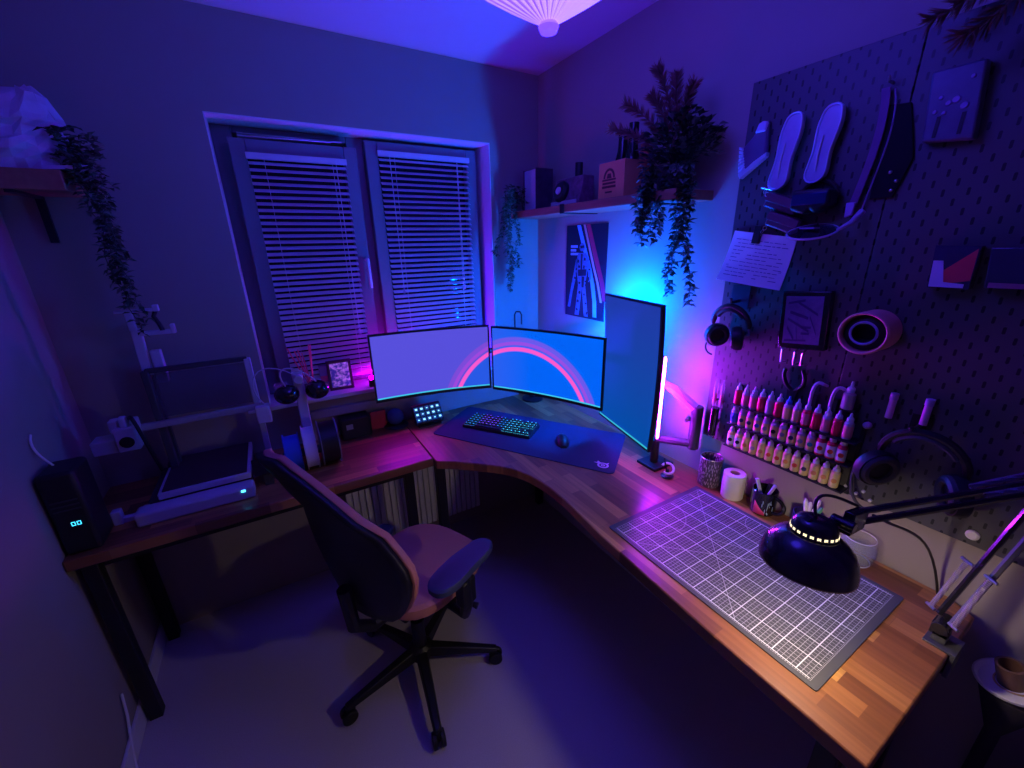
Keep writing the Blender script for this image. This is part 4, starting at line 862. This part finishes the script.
part('tip',B().hexa([(-.045,-1.475,1.665),(-.035,-1.475,1.665),(-.035,-1.46,1.66),(-.045,-1.46,1.66),(-.045,-1.478,1.695),(-.035,-1.478,1.695),(-.035,-1.458,1.695),(-.045,-1.458,1.695)]),M('pale_tip',(.5,.35,.7),.4),sr,bev=.002)
part('cord',B().tube(bez((-.034,-1.50,1.93),(-.034,-1.525,1.85),(-.034,-1.50,1.76),(-.034,-1.49,1.67)),.0018,6),M('violet_cord',(.3,.2,.35),.7),sr)
part('hook',B().tube([(-.026,-1.49,1.945),(-.05,-1.49,1.945),(-.05,-1.49,1.955)],.003,6),METAL,sr)
# black holster behind
hs=root('tool_holster','black cloth holster hanging behind the violet strap','holster',(-.035,-1.54,1.7))
part('body',B().prism([(-.033,-1.49,1.90),(-.033,-1.535,1.895),(-.033,-1.55,1.84),(-.033,-1.565,1.78),(-.033,-1.545,1.70),(-.033,-1.50,1.70)],(.006,0,0)),M('black_cloth',(.008,.008,.012),.95),hs,bev=.002)
part('stud',B().sphere((-.035,-1.53,1.755),.004).sphere((-.035,-1.545,1.735),.004).sphere((-.035,-1.54,1.715),.004),METAL,hs)
# notepad
nn=root('notepad','white notepad covered in handwriting, clipped at a tilt on the pegboard','notepad',(-.04,-1.25,1.48))
NP=[(-1.164,1.640),(-1.352,1.614),(-1.341,1.469),(-1.137,1.490)]
b=B(); 
def npq(u,v_,x=0):
    a=V(NP[0]).lerp(V(NP[1]),u); c=V(NP[3]).lerp(V(NP[2]),u); p=a.lerp(c,v_); return V((-.030-.022*v_**2-.004*math.sin(PI*u)+x,p.x,p.y))
for side in (0,):
    G=[[b.bm.verts.new(npq(i/8,j/8)) for j in range(9)] for i in range(9)]
    G2=[[b.bm.verts.new(npq(i/8,j/8,.003)) for j in range(9)] for i in range(9)]
    for i in range(8):
        for j in range(8): b.face([G[i][j],G[i+1][j],G[i+1][j+1],G[i][j+1]]); b.face([G2[i][j],G2[i+1][j],G2[i+1][j+1],G2[i][j+1]])
    for i in range(8):
        for j in (0,8): b.face([G[i][j],G[i+1][j],G2[i+1][j],G2[i][j]]); b.face([G[j][i],G[j][i+1],G2[j][i+1],G2[j][i]])
part('paper',b,M('note_paper',(.72,.70,.74),.7,var=.03),nn)
b=B(); random.seed(5)
for k in range(11):
    v_=.14+k*.072; u=.08
    while u<.88:
        du=random.uniform(.03,.12)
        if random.random()<.75: 
            P=[npq(u,v_,-.0006),npq(min(u+du,.93),v_+random.uniform(-.006,.006),-.0006),npq(min(u+du,.93),v_+.012,-.0006),npq(u,v_+.012,-.0006)]
            b.prism(P,(.0004,0,0))
        u+=du+.02
for k in (.66,.68): b.prism([npq(.06,k,-.0006),npq(.94,k,-.0006),npq(.94,k+.006,-.0006),npq(.06,k+.006,-.0006)],(.0004,0,0))
part('handwriting',b,M('ink',(.12,.10,.25),.6),nn,smooth=False)
part('clip',B().obox((-.036,-1.243,1.625),(.018,.022,.05),(.1,0,0)),BLACK,nn,bev=.002)
# dried plume on top of the pegboard
dp_=root('dried_grass_bunch','dark reddish dried grass spilling over the top right of the pegboard','dried grass',(-.04,-1.68,2.05))
random.seed(9)
for (dy,dz,dx) in ((.20,.02,-.08),(.14,-.03,-.10),(.08,.03,-.12),(.03,-.03,-.10),(-.05,.02,-.12),(-.1,-.02,-.1),(.17,.05,-.05)):
    p0=V((-.03,-1.76,2.09)); p3=V((-.03+dx,-1.77+dy,2.0+dz)); P=bez(p0,p0+V((-.02,dy*.2,.05)),p3-V((dx*.3,dy*.3,-.02)),p3,12)
    part('stem',B().tube(P,.0018,5),DRIED,dp_)
    b=B()
    for i in range(4,len(P)):
        for k in range(22):
            a=random.uniform(0,2*PI); t_=(P[i]-P[i-1]).normalized(); o_=t_.orthogonal().normalized(); w_=t_.cross(o_)
            b.leaf(P[i],(o_*math.cos(a)+w_*math.sin(a))+t_*1.3,t_,.038,.004)
    part('plume',b,DRIED,dp_,smooth=False)
part('pot',B().lathe([(.02,0),(.028,.06),(.024,.06)],(-.04,-1.76,2.045),n=20),DARKPOT,dp_)
# ---------------------------------------------------------------- desk things, right
cm=root('cutting_mat','large dark cutting mat with white grid on the right desk','cutting mat',(-.325,-1.507,DZ))
part('mat',B().prism([(p.x,p.y,0) for p in roundpoly([V((-.2175,-.297)),V((.2175,-.297)),V((.2175,.297)),V((-.2175,.297))],.006,3)],(0,0,.003)),mat_cutting(),cm,local=True,loc=(0,0,.0002))
tp=root('tape_ring','small open ring on a dark foot at the end of the cutting mat','ring holder',(-.142,-1.104,DZ))
part('ring',B().torus((-.142,-1.104,DZ+.034),.022,.0045,(-.5,-.5,1),a0=-2.4,a1=2.6,n=28),PALE,tp)
part('foot',B().lathe([(.022,0),(.024,.004),(.008,.010),(.006,.03)],(-.142,-1.104,DZ),n=20),BLACK,tp)
part('spike',B().tube([(-.142,-1.104,DZ+.01),(-.150,-1.09,DZ+.075)],.0025,6),BLACK,tp)
mc_=root('pen_cup','tall speckled steel cylinder cup against the wall','cup',(-.052,-1.218,DZ))
SPK,nt,bs=new_mat('speckled_steel'); g=NG(nt); tcn=nt.nodes.new('ShaderNodeTexCoord'); mpn=nt.nodes.new('ShaderNodeMapping'); mpn.inputs['Scale'].default_value=(1,1,.22); vo=nt.nodes.new('ShaderNodeTexVoronoi'); vo.inputs['Scale'].default_value=260
nt.links.new(tcn.outputs['Object'],mpn.inputs[0]); nt.links.new(mpn.outputs[0],vo.inputs['Vector']); f=g.m('LESS_THAN',vo.outputs['Distance'],.35); c=g.mix(f,(.12,.11,.12),(.65,.62,.66)); nt.links.new(c,bs.inputs['Base Color']); bs.inputs['Metallic'].default_value=.4; bs.inputs['Roughness'].default_value=.4
part('wall',B().lathe([(.036,0),(.038,.003),(.038,.112),(.036,.112),(.036,.006)],(-.052,-1.218,DZ),n=32),SPK,mc_)
part('rim',B().torus((-.052,-1.218,DZ+.112),.037,.0018),METAL,mc_)
pr_=root('paper_roll','white paper roll standing on end between the steel cup and the mug','paper roll',(-.055,-1.312,DZ))
part('paper',B().lathe([(.012,0),(.034,0),(.036,.003),(.036,.092),(.034,.094),(.017,.094),(.016,.088),(.015,.01)],(-.055,-1.312,DZ),n=36),M('tissue',(.80,.76,.68),.8,var=.03),pr_)
part('core',B().lathe([(.0155,0),(.0165,.092),(.0145,.092),(.0145,.004)],(-.055,-1.312,DZ),n=24,cap0=False,cap1=False),M('core_card',(.45,.30,.20),.8),pr_)
mu=root('mug','black mug with a colourful print holding tools','mug',(-.055,-1.418,DZ))
part('body',B().lathe([(.030,0),(.036,.006),(.038,.03),(.038,.086),(.0355,.088),(.0345,.084),(.0345,.012),(.0,.010)],(-.055,-1.418,DZ),n=36),BLACKG,mu)
part('handle',B().torus((-.058,-1.470,DZ+.046),.021,.0055,(-1,.12,0),a0=-1.9,a1=1.9+PI*.0,n=24,sc=(1,1.1)) if False else B().tube([(-.06+.0,-1.418-.036-.030*math.sin(a)*1.0,DZ+.046+.028*math.cos(a)) for a in [PI*k/14 for k in range(15)]],.006,8),BLACKG,mu)
b=B()
for (a0,a1,z0_,z1_,z2_,z3_) in ((2.9,3.35,.010,.055,.010,.035),(3.35,3.8,.010,.035,.012,.018)):
    n=6
    for k in range(n):
        t0,t1=k/n,(k+1)/n; A0=a0+(a1-a0)*t0; A1=a0+(a1-a0)*t1; R=.0386
        q=lambda A,z:(-.055+R*math.cos(A),-1.418+R*math.sin(A),DZ+z)
        b.face([b.bm.verts.new(p) for p in (q(A0,z0_),q(A1,z0_),q(A1,z1_+(z3_-z1_)*t1),q(A0,z1_+(z3_-z1_)*t0))])
part('red_print',b,M('mug_red',(.8,.05,.15),.3),mu,solid=.0006)
b=B()
for i in range(16):
    A=3.4+random.uniform(0,.95); z=.012+random.uniform(0,.045); R=.0388; w_=.05; h_=random.uniform(.004,.016)
    q=lambda A,z:(-.055+R*math.cos(A),-1.418+R*math.sin(A),DZ+z)
    b.face([b.bm.verts.new(p) for p in (q(A,z),q(A+w_,z),q(A+w_,z+h_),q(A,z+h_))])
part('city_print',b,M('mug_teal',(.35,.5,.55),.3),mu,solid=.0006)
for i,(dx,dy,h,m,r_,t) in enumerate(((-.006,.014,.115,PALE,.006,'pale'),(.006,-.004,.105,BLACK,.008,'black'),(-.010,-.016,.122,M('mauve_handle',(.55,.4,.65),.4),.0055,'mauve'))):
    single('craft_tool',B().tube([(-.055-dx*.5,-1.418-dy*.5,DZ+.013),(-.055+dx*1.6,-1.418+dy*2.0,DZ+h)],[r_*.7,r_],10),m,t+' handled craft tool standing in the black mug','tool',(-.055,-1.418,DZ+.013),'tools in the black mug',bev=.001)
c2=root('pen_pot','dark blue pot with pale pens half hidden behind the lamp shade','pot',(-.06,-1.55,DZ))
part('body',B().lathe([(.034,0),(.038,.003),(.040,.075),(.037,.075),(.035,.006),(0,.006)],(-.06,-1.55,DZ),n=30),M('navy_gloss',(.03,.02,.10),.15,coat=.4),c2)
b=B(); 
for k in range(7):
    A=2.7+k*.2; R=.0405; b.face([b.bm.verts.new((-.06+R*math.cos(A+a),-1.55+R*math.sin(A+a),DZ+.04+z)) for a,z in ((0,0),(.12,0),(.09,.018),(.02,.018))])
part('white_motif',b,WHL,c2,solid=.0006)
for i,(dx,dy,h,m,t) in enumerate(((-.008,.008,.125,M('cream_pen',(.75,.72,.62),.4),'cream'),(-.002,-.014,.135,M('lilac_pen',(.65,.5,.75),.4),'lilac'),(.006,.004,.11,M('white_pen',(.8,.8,.8),.4),'white'),(-.008,-.022,.12,M('green_pen',(.1,.35,.2),.4),'green'))):
    single('pen',B().tube([(-.06-dx*.4,-1.55-dy*.4,DZ+.008),(-.06+dx*1.3,-1.55+dy*1.3,DZ+h-.01),(-.06+dx*1.4,-1.55+dy*1.4,DZ+h)],[.0055,.006,.003],10),m,t+' pen standing in the dark blue pot','pen',(-.06,-1.55,DZ+.008),'pens in the dark blue pot')
jr=root('water_jar','round clear glass bowl of water behind the lamp','glass',(-.056,-1.678,DZ))
part('glass',B().lathe([(.032,0),(.038,.006),(.045,.03),(.043,.062),(.036,.078),(.034,.078),(.041,.061),(.043,.03),(.036,.009),(0,.006)],(-.056,-1.678,DZ),n=36),M('bowl_glass',(.9,.92,.95),.04,var=0,alpha=.09,coat=1),jr)
part('rim',B().torus((-.056,-1.678,DZ+.078),.035,.0012),GE:=M('glass_edge',(.8,.78,.75),.1,alpha=.7),jr); part('base_ring',B().torus((-.056,-1.678,DZ+.004),.034,.0016),GE,jr)
part('water',B().lathe([(0,.0062),(.0358,.0092),(.0428,.03),(.0424,.042),(0,.042)],(-.056,-1.678,DZ),n=36),M('water',(.75,.8,.8),.02,var=0,alpha=.08,coat=1),jr)
# ---------------------------------------------------------------- desk lamp
lm=root('desk_lamp','black spring arm desk lamp with a dome shade over the cutting mat','desk lamp',(-.185,-1.885,DZ))
BLM=M('lamp_black',(.012,.011,.014),.25,var=.1,coat=.3)
Bp=V((-.185,-1.885,DZ+.06)); J=V((-.115,-1.945,1.165)); E=V((-.425,-1.745,1.082))
part('clamp',B().box(-.215,-.15,-1.915,-1.868,DZ,DZ+.005).box(-.215,-.15,-1.922,-1.914,DZ-.06,DZ+.005).box(-.21,-.155,-1.92,-1.875,DZ-.06,DZ-.054).cyl((-.185,-1.89,DZ-.09),(-.185,-1.89,DZ-.0385),.006).cyl((-.185,-1.89,DZ-.10),(-.185,-1.89,DZ-.09),.016).box(-.2,-.17,-1.90,-1.876,DZ+.006,DZ+.03),DGREY,lm,bev=.001)
part('base_joint',B().cyl(Bp+V((-.025,0,-.015)),Bp+V((.025,0,-.015)),.014).box(-.2,-.17,-1.9,-1.87,DZ+.02,DZ+.05),BLM,lm,bev=.001)
ax=(J-Bp).normalized(); side=ax.cross((E-J).normalized()).normalized()
for s in (-1,1):
    part('lower_bar',B().tube([Bp+side*.014*s,J+side*.014*s],.006,6),BLM if s<0 else M('lamp_bar_grey',(.10,.09,.11),.6),lm)
perp=side.cross(ax)
SPR=M('spring_steel',(.62,.5,.6),.3,.6)
for s in (-1,1):
    p0=Bp+side*.026*s+perp*.012+ax*.005; p1=Bp+ax*.14+side*.024*s+perp*.016; b=B()
    b.tube([p0+(p1-p0)*(i/160)+(side*math.cos(i*1.3)+perp*math.sin(i*1.3))*.0042 for i in range(161)],.0013,5)
    part('spring',b,SPR,lm); part('spring_pin',B().cyl(p1-side*.012,p1+side*.012,.0035).cyl(p0-side*.010,p0+side*.010,.0035),METAL,lm)
part('elbow_joint',B().cyl(J-side*.024,J+side*.024,.016).obox(J,(.03,.03,.04)),BLM,lm,bev=.002)
ax2=(E-J).normalized(); up2=side.cross(ax2).normalized()
if up2.z<0: up2=-up2
for s in (-1,1):
    part('upper_bar',B().tube([J+up2*.013*s,E+up2*.013*s],.0065,6),BLM,lm)
for s in (-1,1):
    p0=J+side*.018*s+ax2*.01+up2*.02; p1=J+ax2*.15+side*.014*s+up2*.016; b=B()
    b.tube([p0+(p1-p0)*(i/160)+(side*math.cos(i*1.3)+up2*math.sin(i*1.3))*.0042 for i in range(161)],.0013,5); part('spring',b,M('dark_spring',(.12,.10,.2),.3,.6),lm)
hc=V((-.528,-1.728,1.035))     # centre of shade opening region
haxis=V((.12,.06,1)).normalized()
part('head_bracket',B().hexa([E+V((-.03,-.015,-.022)),E+V((.02,-.02,-.02)),E+V((.02,0,-.02)),E+V((-.03,.005,-.022)),E+V((-.018,-.012,.022)),E+V((.025,-.02,.02)),E+V((.025,0,.02)),E+V((-.018,.006,.022))]).cyl(E+V((-.03,-.02,0)),E+V((-.03,.02,0)),.012).tube([E+V((-.02,0,-.005)),hc+haxis*.055+V((.02,0,0))],.009,8),BLM,lm,bev=.002)
prf=[(.080,-.028),(.0805,-.024),(.0795,-.012),(.076,.003),(.069,.018),(.057,.031),(.044,.039),(.038,.042)]
shd=B().lathe(prf,hc,haxis,48,False,False)
so=part('shade',shd,BLM,lm,solid=.002)
so.modifiers['t'].material_offset=1; so.data.materials.append(M('shade_inner',(.7,.7,.68),.4)); 
capb=B().lathe([(.038,.040),(.039,.044),(.038,.048),(.0365,.060),(.031,.069),(.020,.074),(.001,.076)],hc,haxis,40,False,False)
# vented socket housing
cap_o=part('socket_cover',capb,BLM,lm,solid=.0015)
q=haxis.to_track_quat('Z','Y')
vb=B()
for k in range(22):
    a=2*PI*k/22; o1=V((math.cos(a),math.sin(a),0)); tn=V((-math.sin(a),math.cos(a),0))
    P=[o1*.0392+tn*s_*.003+V((0,0,z_)) for s_,z_ in ((-1,.0445),(1,.0445),(1,.0505),(-1,.0505))]
    vb.prism([hc+q@p for p in P],(q@o1)*-.001)
part('vent_slots',vb,emit('vent_glow',(1,.82,.5),1.4),lm,smooth=False,label='warm glowing vent slots')
part('bulb',B().sphere(hc+haxis*-.026,.024),emit('warm_bulb',(1,.78,.60),WARM:=218),lm)
part('switch',B().tube([hc+haxis*.068+V((-.016,0,0)),hc+haxis*.077+V((-.026,.005,0))],[.008,.006],8),BLM,lm)
part('cord',B().tube(bez(hc+haxis*.070,hc+V((.0,.03,.14)),E+V((-.03,.02,.05)),E+V((.02,0,.022))),.003,6).tube(bez(E+V((.05,-.02,.0)),(-.25,-1.80,1.0),(-.05,-1.80,.95),(-.012,-1.845,DZ-.02)),.003,6),BLACK,lm)
# ---------------------------------------------------------------- office chair
cc=V((-1.08,-.77,0)); ha=math.radians(25); fwd=V((math.cos(ha),math.sin(ha),0)); rgt=V((math.sin(ha),-math.cos(ha),0)); UP=V((0,0,1))
chr_=root('office_chair','black office chair with dusky orange seat and shell back','office chair',tuple(cc),ha)
def W(f,r_,z): return cc+fwd*f+rgt*r_+UP*z
SEATM=M('orange_fabric',(.62,.25,.17),.9,var=.08,scale=300,bump=.3)
# seat cushion
b=B(); ns=32
def sp_(z,s,off=.0):
    out=[]
    for k in range(ns):
        a=2*PI*k/ns; ca,sa_=math.cos(a),math.sin(a); sx=abs(ca)**.72*(1 if ca>0 else -1); sy=abs(sa_)**.72*(1 if sa_>0 else -1)
        out.append(W(.065+sx*.222*s,-.02+sy*.205*s,z-(.02*max(ca,0)**2)))
    return out
b.rings([sp_(.43,.86),sp_(.435,.97),sp_(.455,1.0),sp_(.475,.985),sp_(.486,.93),sp_(.488,.8),sp_(.484,.4)]); part('seat',b,SEATM,chr_)
b=B(); b.rings([sp_(.405,.6),sp_(.42,.85),sp_(.432,.88)]); part('seat_pan',b,BLACK,chr_)
# backrest shell: outline half width by height with recline
prof_=[(.50,-.15,.12,-.19),(.55,-.19,.17,-.195),(.60,-.215,.207,-.20),(.66,-.235,.238,-.205),(.72,-.24,.255,-.21),(.77,-.24,.250,-.215),(.81,-.235,.220,-.22),(.86,-.23,.18,-.232),(.91,-.22,.128,-.248),(.96,-.21,.07,-.268),(1.01,-.195,.01,-.29),(1.05,-.185,-.045,-.308),(1.08,-.165,-.085,-.32)]
b=B(); nb=14
def shell(df,k_):
    G=[]
    for z,l_,r_,f in prof_:
        m_=(l_+r_)/2; h_=(r_-l_)/2*k_
        G.append([b.bm.verts.new(W(f+df+.035*(abs(-1+2*k/nb)**2.2)*(1.0 if z<.9 else .4),m_+h_*(-1+2*k/nb),z)) for k in range(nb+1)])
    for i in range(len(G)-1):
        for k in range(nb): b.face([G[i][k],G[i][k+1],G[i+1][k+1],G[i+1][k]])
shell(0,1); part('backrest',b,SEATM,chr_,solid=.022,bev=.006)
b=B(); shell(-.022,.99); part('back_shell',b,BLACK,chr_,solid=.018)
part('back_support',B().tube([W(-.05,0,.40),W(-.18,0,.40),W(-.245,0,.46),W(-.255,0,.62)],.022,10),BLACK,chr_)
for s in (1,-1):
    b=B(); n_=24; P=[]
    for k in range(n_):
        a=2*PI*k/n_; ca,sa_=math.cos(a),math.sin(a); sx=abs(ca)**.55*(1 if ca>0 else -1); sy=abs(sa_)**.8*(1 if sa_>0 else -1); P.append((sx*.135,sy*.045*(1.1 if ca<0 else .95)))
    sh=W(-.005,s*.268,0 if s>0 else -.17); b.rings([[sh+fwd*x*k_+rgt*y*k_+UP*z for x,y in P] for z,k_ in ((.640,.9),(.645,1),(.662,1),(.668,.93))])
    part('armrest',b,M('blue_grey_pad',(.035,.05,.11),.6),chr_,smooth=True)
    part('arm_post',B().tube([W(.0,s*.268,.64 if s>0 else .475),W(.0,s*.27,.50 if s>0 else .46),W(.02,s*.24,.42),W(.03,s*.12,.405)],[.022,.022,.022,.018],10),BLACK,chr_)
    part('arm_sleeve',B().obox(W(.0,s*.269,.55 if s>0 else .43),(.06,.04,.10 if s>0 else .06),(0,0,ha)),BLACK,chr_,bev=.006)
part('mechanism',B().obox(W(0,0,.385),(.2,.13,.05),(0,0,ha)),BLACK,chr_,bev=.01)
part('tilt_lever',B().tube([W(.05,.06,.39),W(.08,.20,.385),W(.09,.235,.38)],[.006,.006,.012],8),BLACK,chr_)
part('gas_lift',B().cyl(cc+UP*.10,cc+UP*.26,.026).cyl(cc+UP*.26,cc+UP*.37,.016),BLACK,chr_)
part('hub',B().lathe([(.035,.07),(.045,.08),(.045,.12),(.03,.135)],cc,n=24),BLACK,chr_)
for k in range(5):
    a=math.radians(-98+72*k); d=V((math.cos(a),math.sin(a),0)); t_=V((-d.y,d.x,0))
    b=B(); 
    def sec(r_,w_,zt,zb): return [cc+d*r_+t_*w_+UP*zb,cc+d*r_-t_*w_+UP*zb,cc+d*r_-t_*w_*.7+UP*zt,cc+d*r_+t_*w_*.7+UP*zt]
    b.rings([sec(.03,.024,.125,.08),sec(.15,.02,.105,.072),sec(.27,.016,.082,.06),sec(.30,.015,.076,.058)]); l=part('base_leg',b,BLACK,chr_,bev=.004)
    cp_=cc+d*.295
    ct=part('caster',B().cyl(cp_+t_*.022+UP*.027,cp_+t_*.006+UP*.027,.027,n=20).cyl(cp_-t_*.022+UP*.027,cp_-t_*.006+UP*.027,.027,n=20).cyl(cp_-t_*.02+UP*.027,cp_+t_*.02+UP*.027,.008).cyl(cp_+UP*.03,cp_+UP*.07,.008),BLACK,chr_,bev=.003)
# ---------------------------------------------------------------- bottom right dish
DX,DY,DZZ=-.052,-2.000,.64
ds=root('round_tray','round white dish with a dark cup in its middle, past the desk end','dish',(DX,DY,0))
part('dish',B().lathe([(.006,0),(.046,0),(.058,.008),(.060,.016),(.056,.017),(.05,.009),(.006,.007)],(DX,DY,DZZ),(-.15,.25,1),36),M('white_ceramic',(.80,.78,.76),.3,var=.02),ds)
part('cup',B().lathe([(.022,.008),(.024,.06),(.019,.06),(.018,.014)],(DX,DY,DZZ),(-.15,.25,1),24),M('brown_cup',(.14,.07,.05),.4),ds)
part('cup_ring',B().torus((DX,DY,DZZ+.010),.029,.002,(-.15,.25,1)),M('brass_ring',(.7,.5,.2),.3,.8),ds)
part('stand',B().lathe([(.07,0),(.07,.012),(.014,.03),(.014,.5),(.05,DZZ-.03),(.05,DZZ-.012)],(DX,DY-.005,0),n=24),M('dark_cloth',(.025,.02,.03),.9),ds)
bgk=root('backpack','dark bag standing on the floor against the wall past the desk end','bag',(-.10,-2.12,0))
b=B(); rs=[]
for z,sx,sy in ((0,.075,.10),(.05,.085,.12),(.3,.085,.12),(.44,.075,.105),(.50,.05,.08)):
    rs.append([(-.10+sx*abs(math.cos(a))**.5*(1 if math.cos(a)>0 else -1),-2.16+sy*abs(math.sin(a))**.5*(1 if math.sin(a)>0 else -1),z) for a in [2*PI*k/20+.01 for k in range(20)]])
b.rings(rs); part('body',b,M('dark_nylon',(.02,.02,.045),.7,bump=.4),bgk)
part('top_loop',B().tube([(-.10,-2.12,.49),(-.10,-2.12,.54),(-.10,-2.19,.54),(-.10,-2.19,.49)],.007),BLACK,bgk)
part('pocket',B().box(-.195,-.175,-2.22,-2.1,.05,.26),M('dark_nylon2',(.025,.025,.05),.7),bgk,bev=.008)
# ---------------------------------------------------------------- world, camera
wd=bpy.data.worlds.new('night'); SC.world=wd; wd.use_nodes=True
wd.node_tree.nodes['Background'].inputs[0].default_value=(.002,.002,.006,1); wd.node_tree.nodes['Background'].inputs[1].default_value=1
cam=bpy.data.cameras.new('camera'); co=bpy.data.objects.new('camera',cam); COL.objects.link(co)
cam.sensor_width=36; cam.lens=407/1024*36; cam.clip_start=.02
Rw=Matrix(((0.862,-0.182,0.474),(-0.507,-0.270,0.819),(-0.021,-0.946,-0.325)))  # columns: image right, image down, view
cx_=V((Rw[0][0],Rw[1][0],Rw[2][0])).normalized(); cz_=V((Rw[0][2],Rw[1][2],Rw[2][2])); cz_=(cz_-cx_*cz_.dot(cx_)).normalized(); cy_=(-cz_).cross(cx_)
mw=Matrix((( cx_.x,cy_.x,-cz_.x,-1.343),(cx_.y,cy_.y,-cz_.y,-1.996),(cx_.z,cy_.z,-cz_.z,1.614),(0,0,0,1)))
co.matrix_world=mw; SC.camera=co
SC.view_settings.view_transform='Standard'; SC.view_settings.look='None'; SC.view_settings.exposure=0; SC.view_settings.gamma=1; SC.view_settings.use_curve_mapping=False
SC.cycles.max_bounces=8; SC.cycles.use_denoising=True; SC.cycles.sample_clamp_indirect=4
SC.cycles.caustics_refractive=False; SC.cycles.caustics_reflective=False
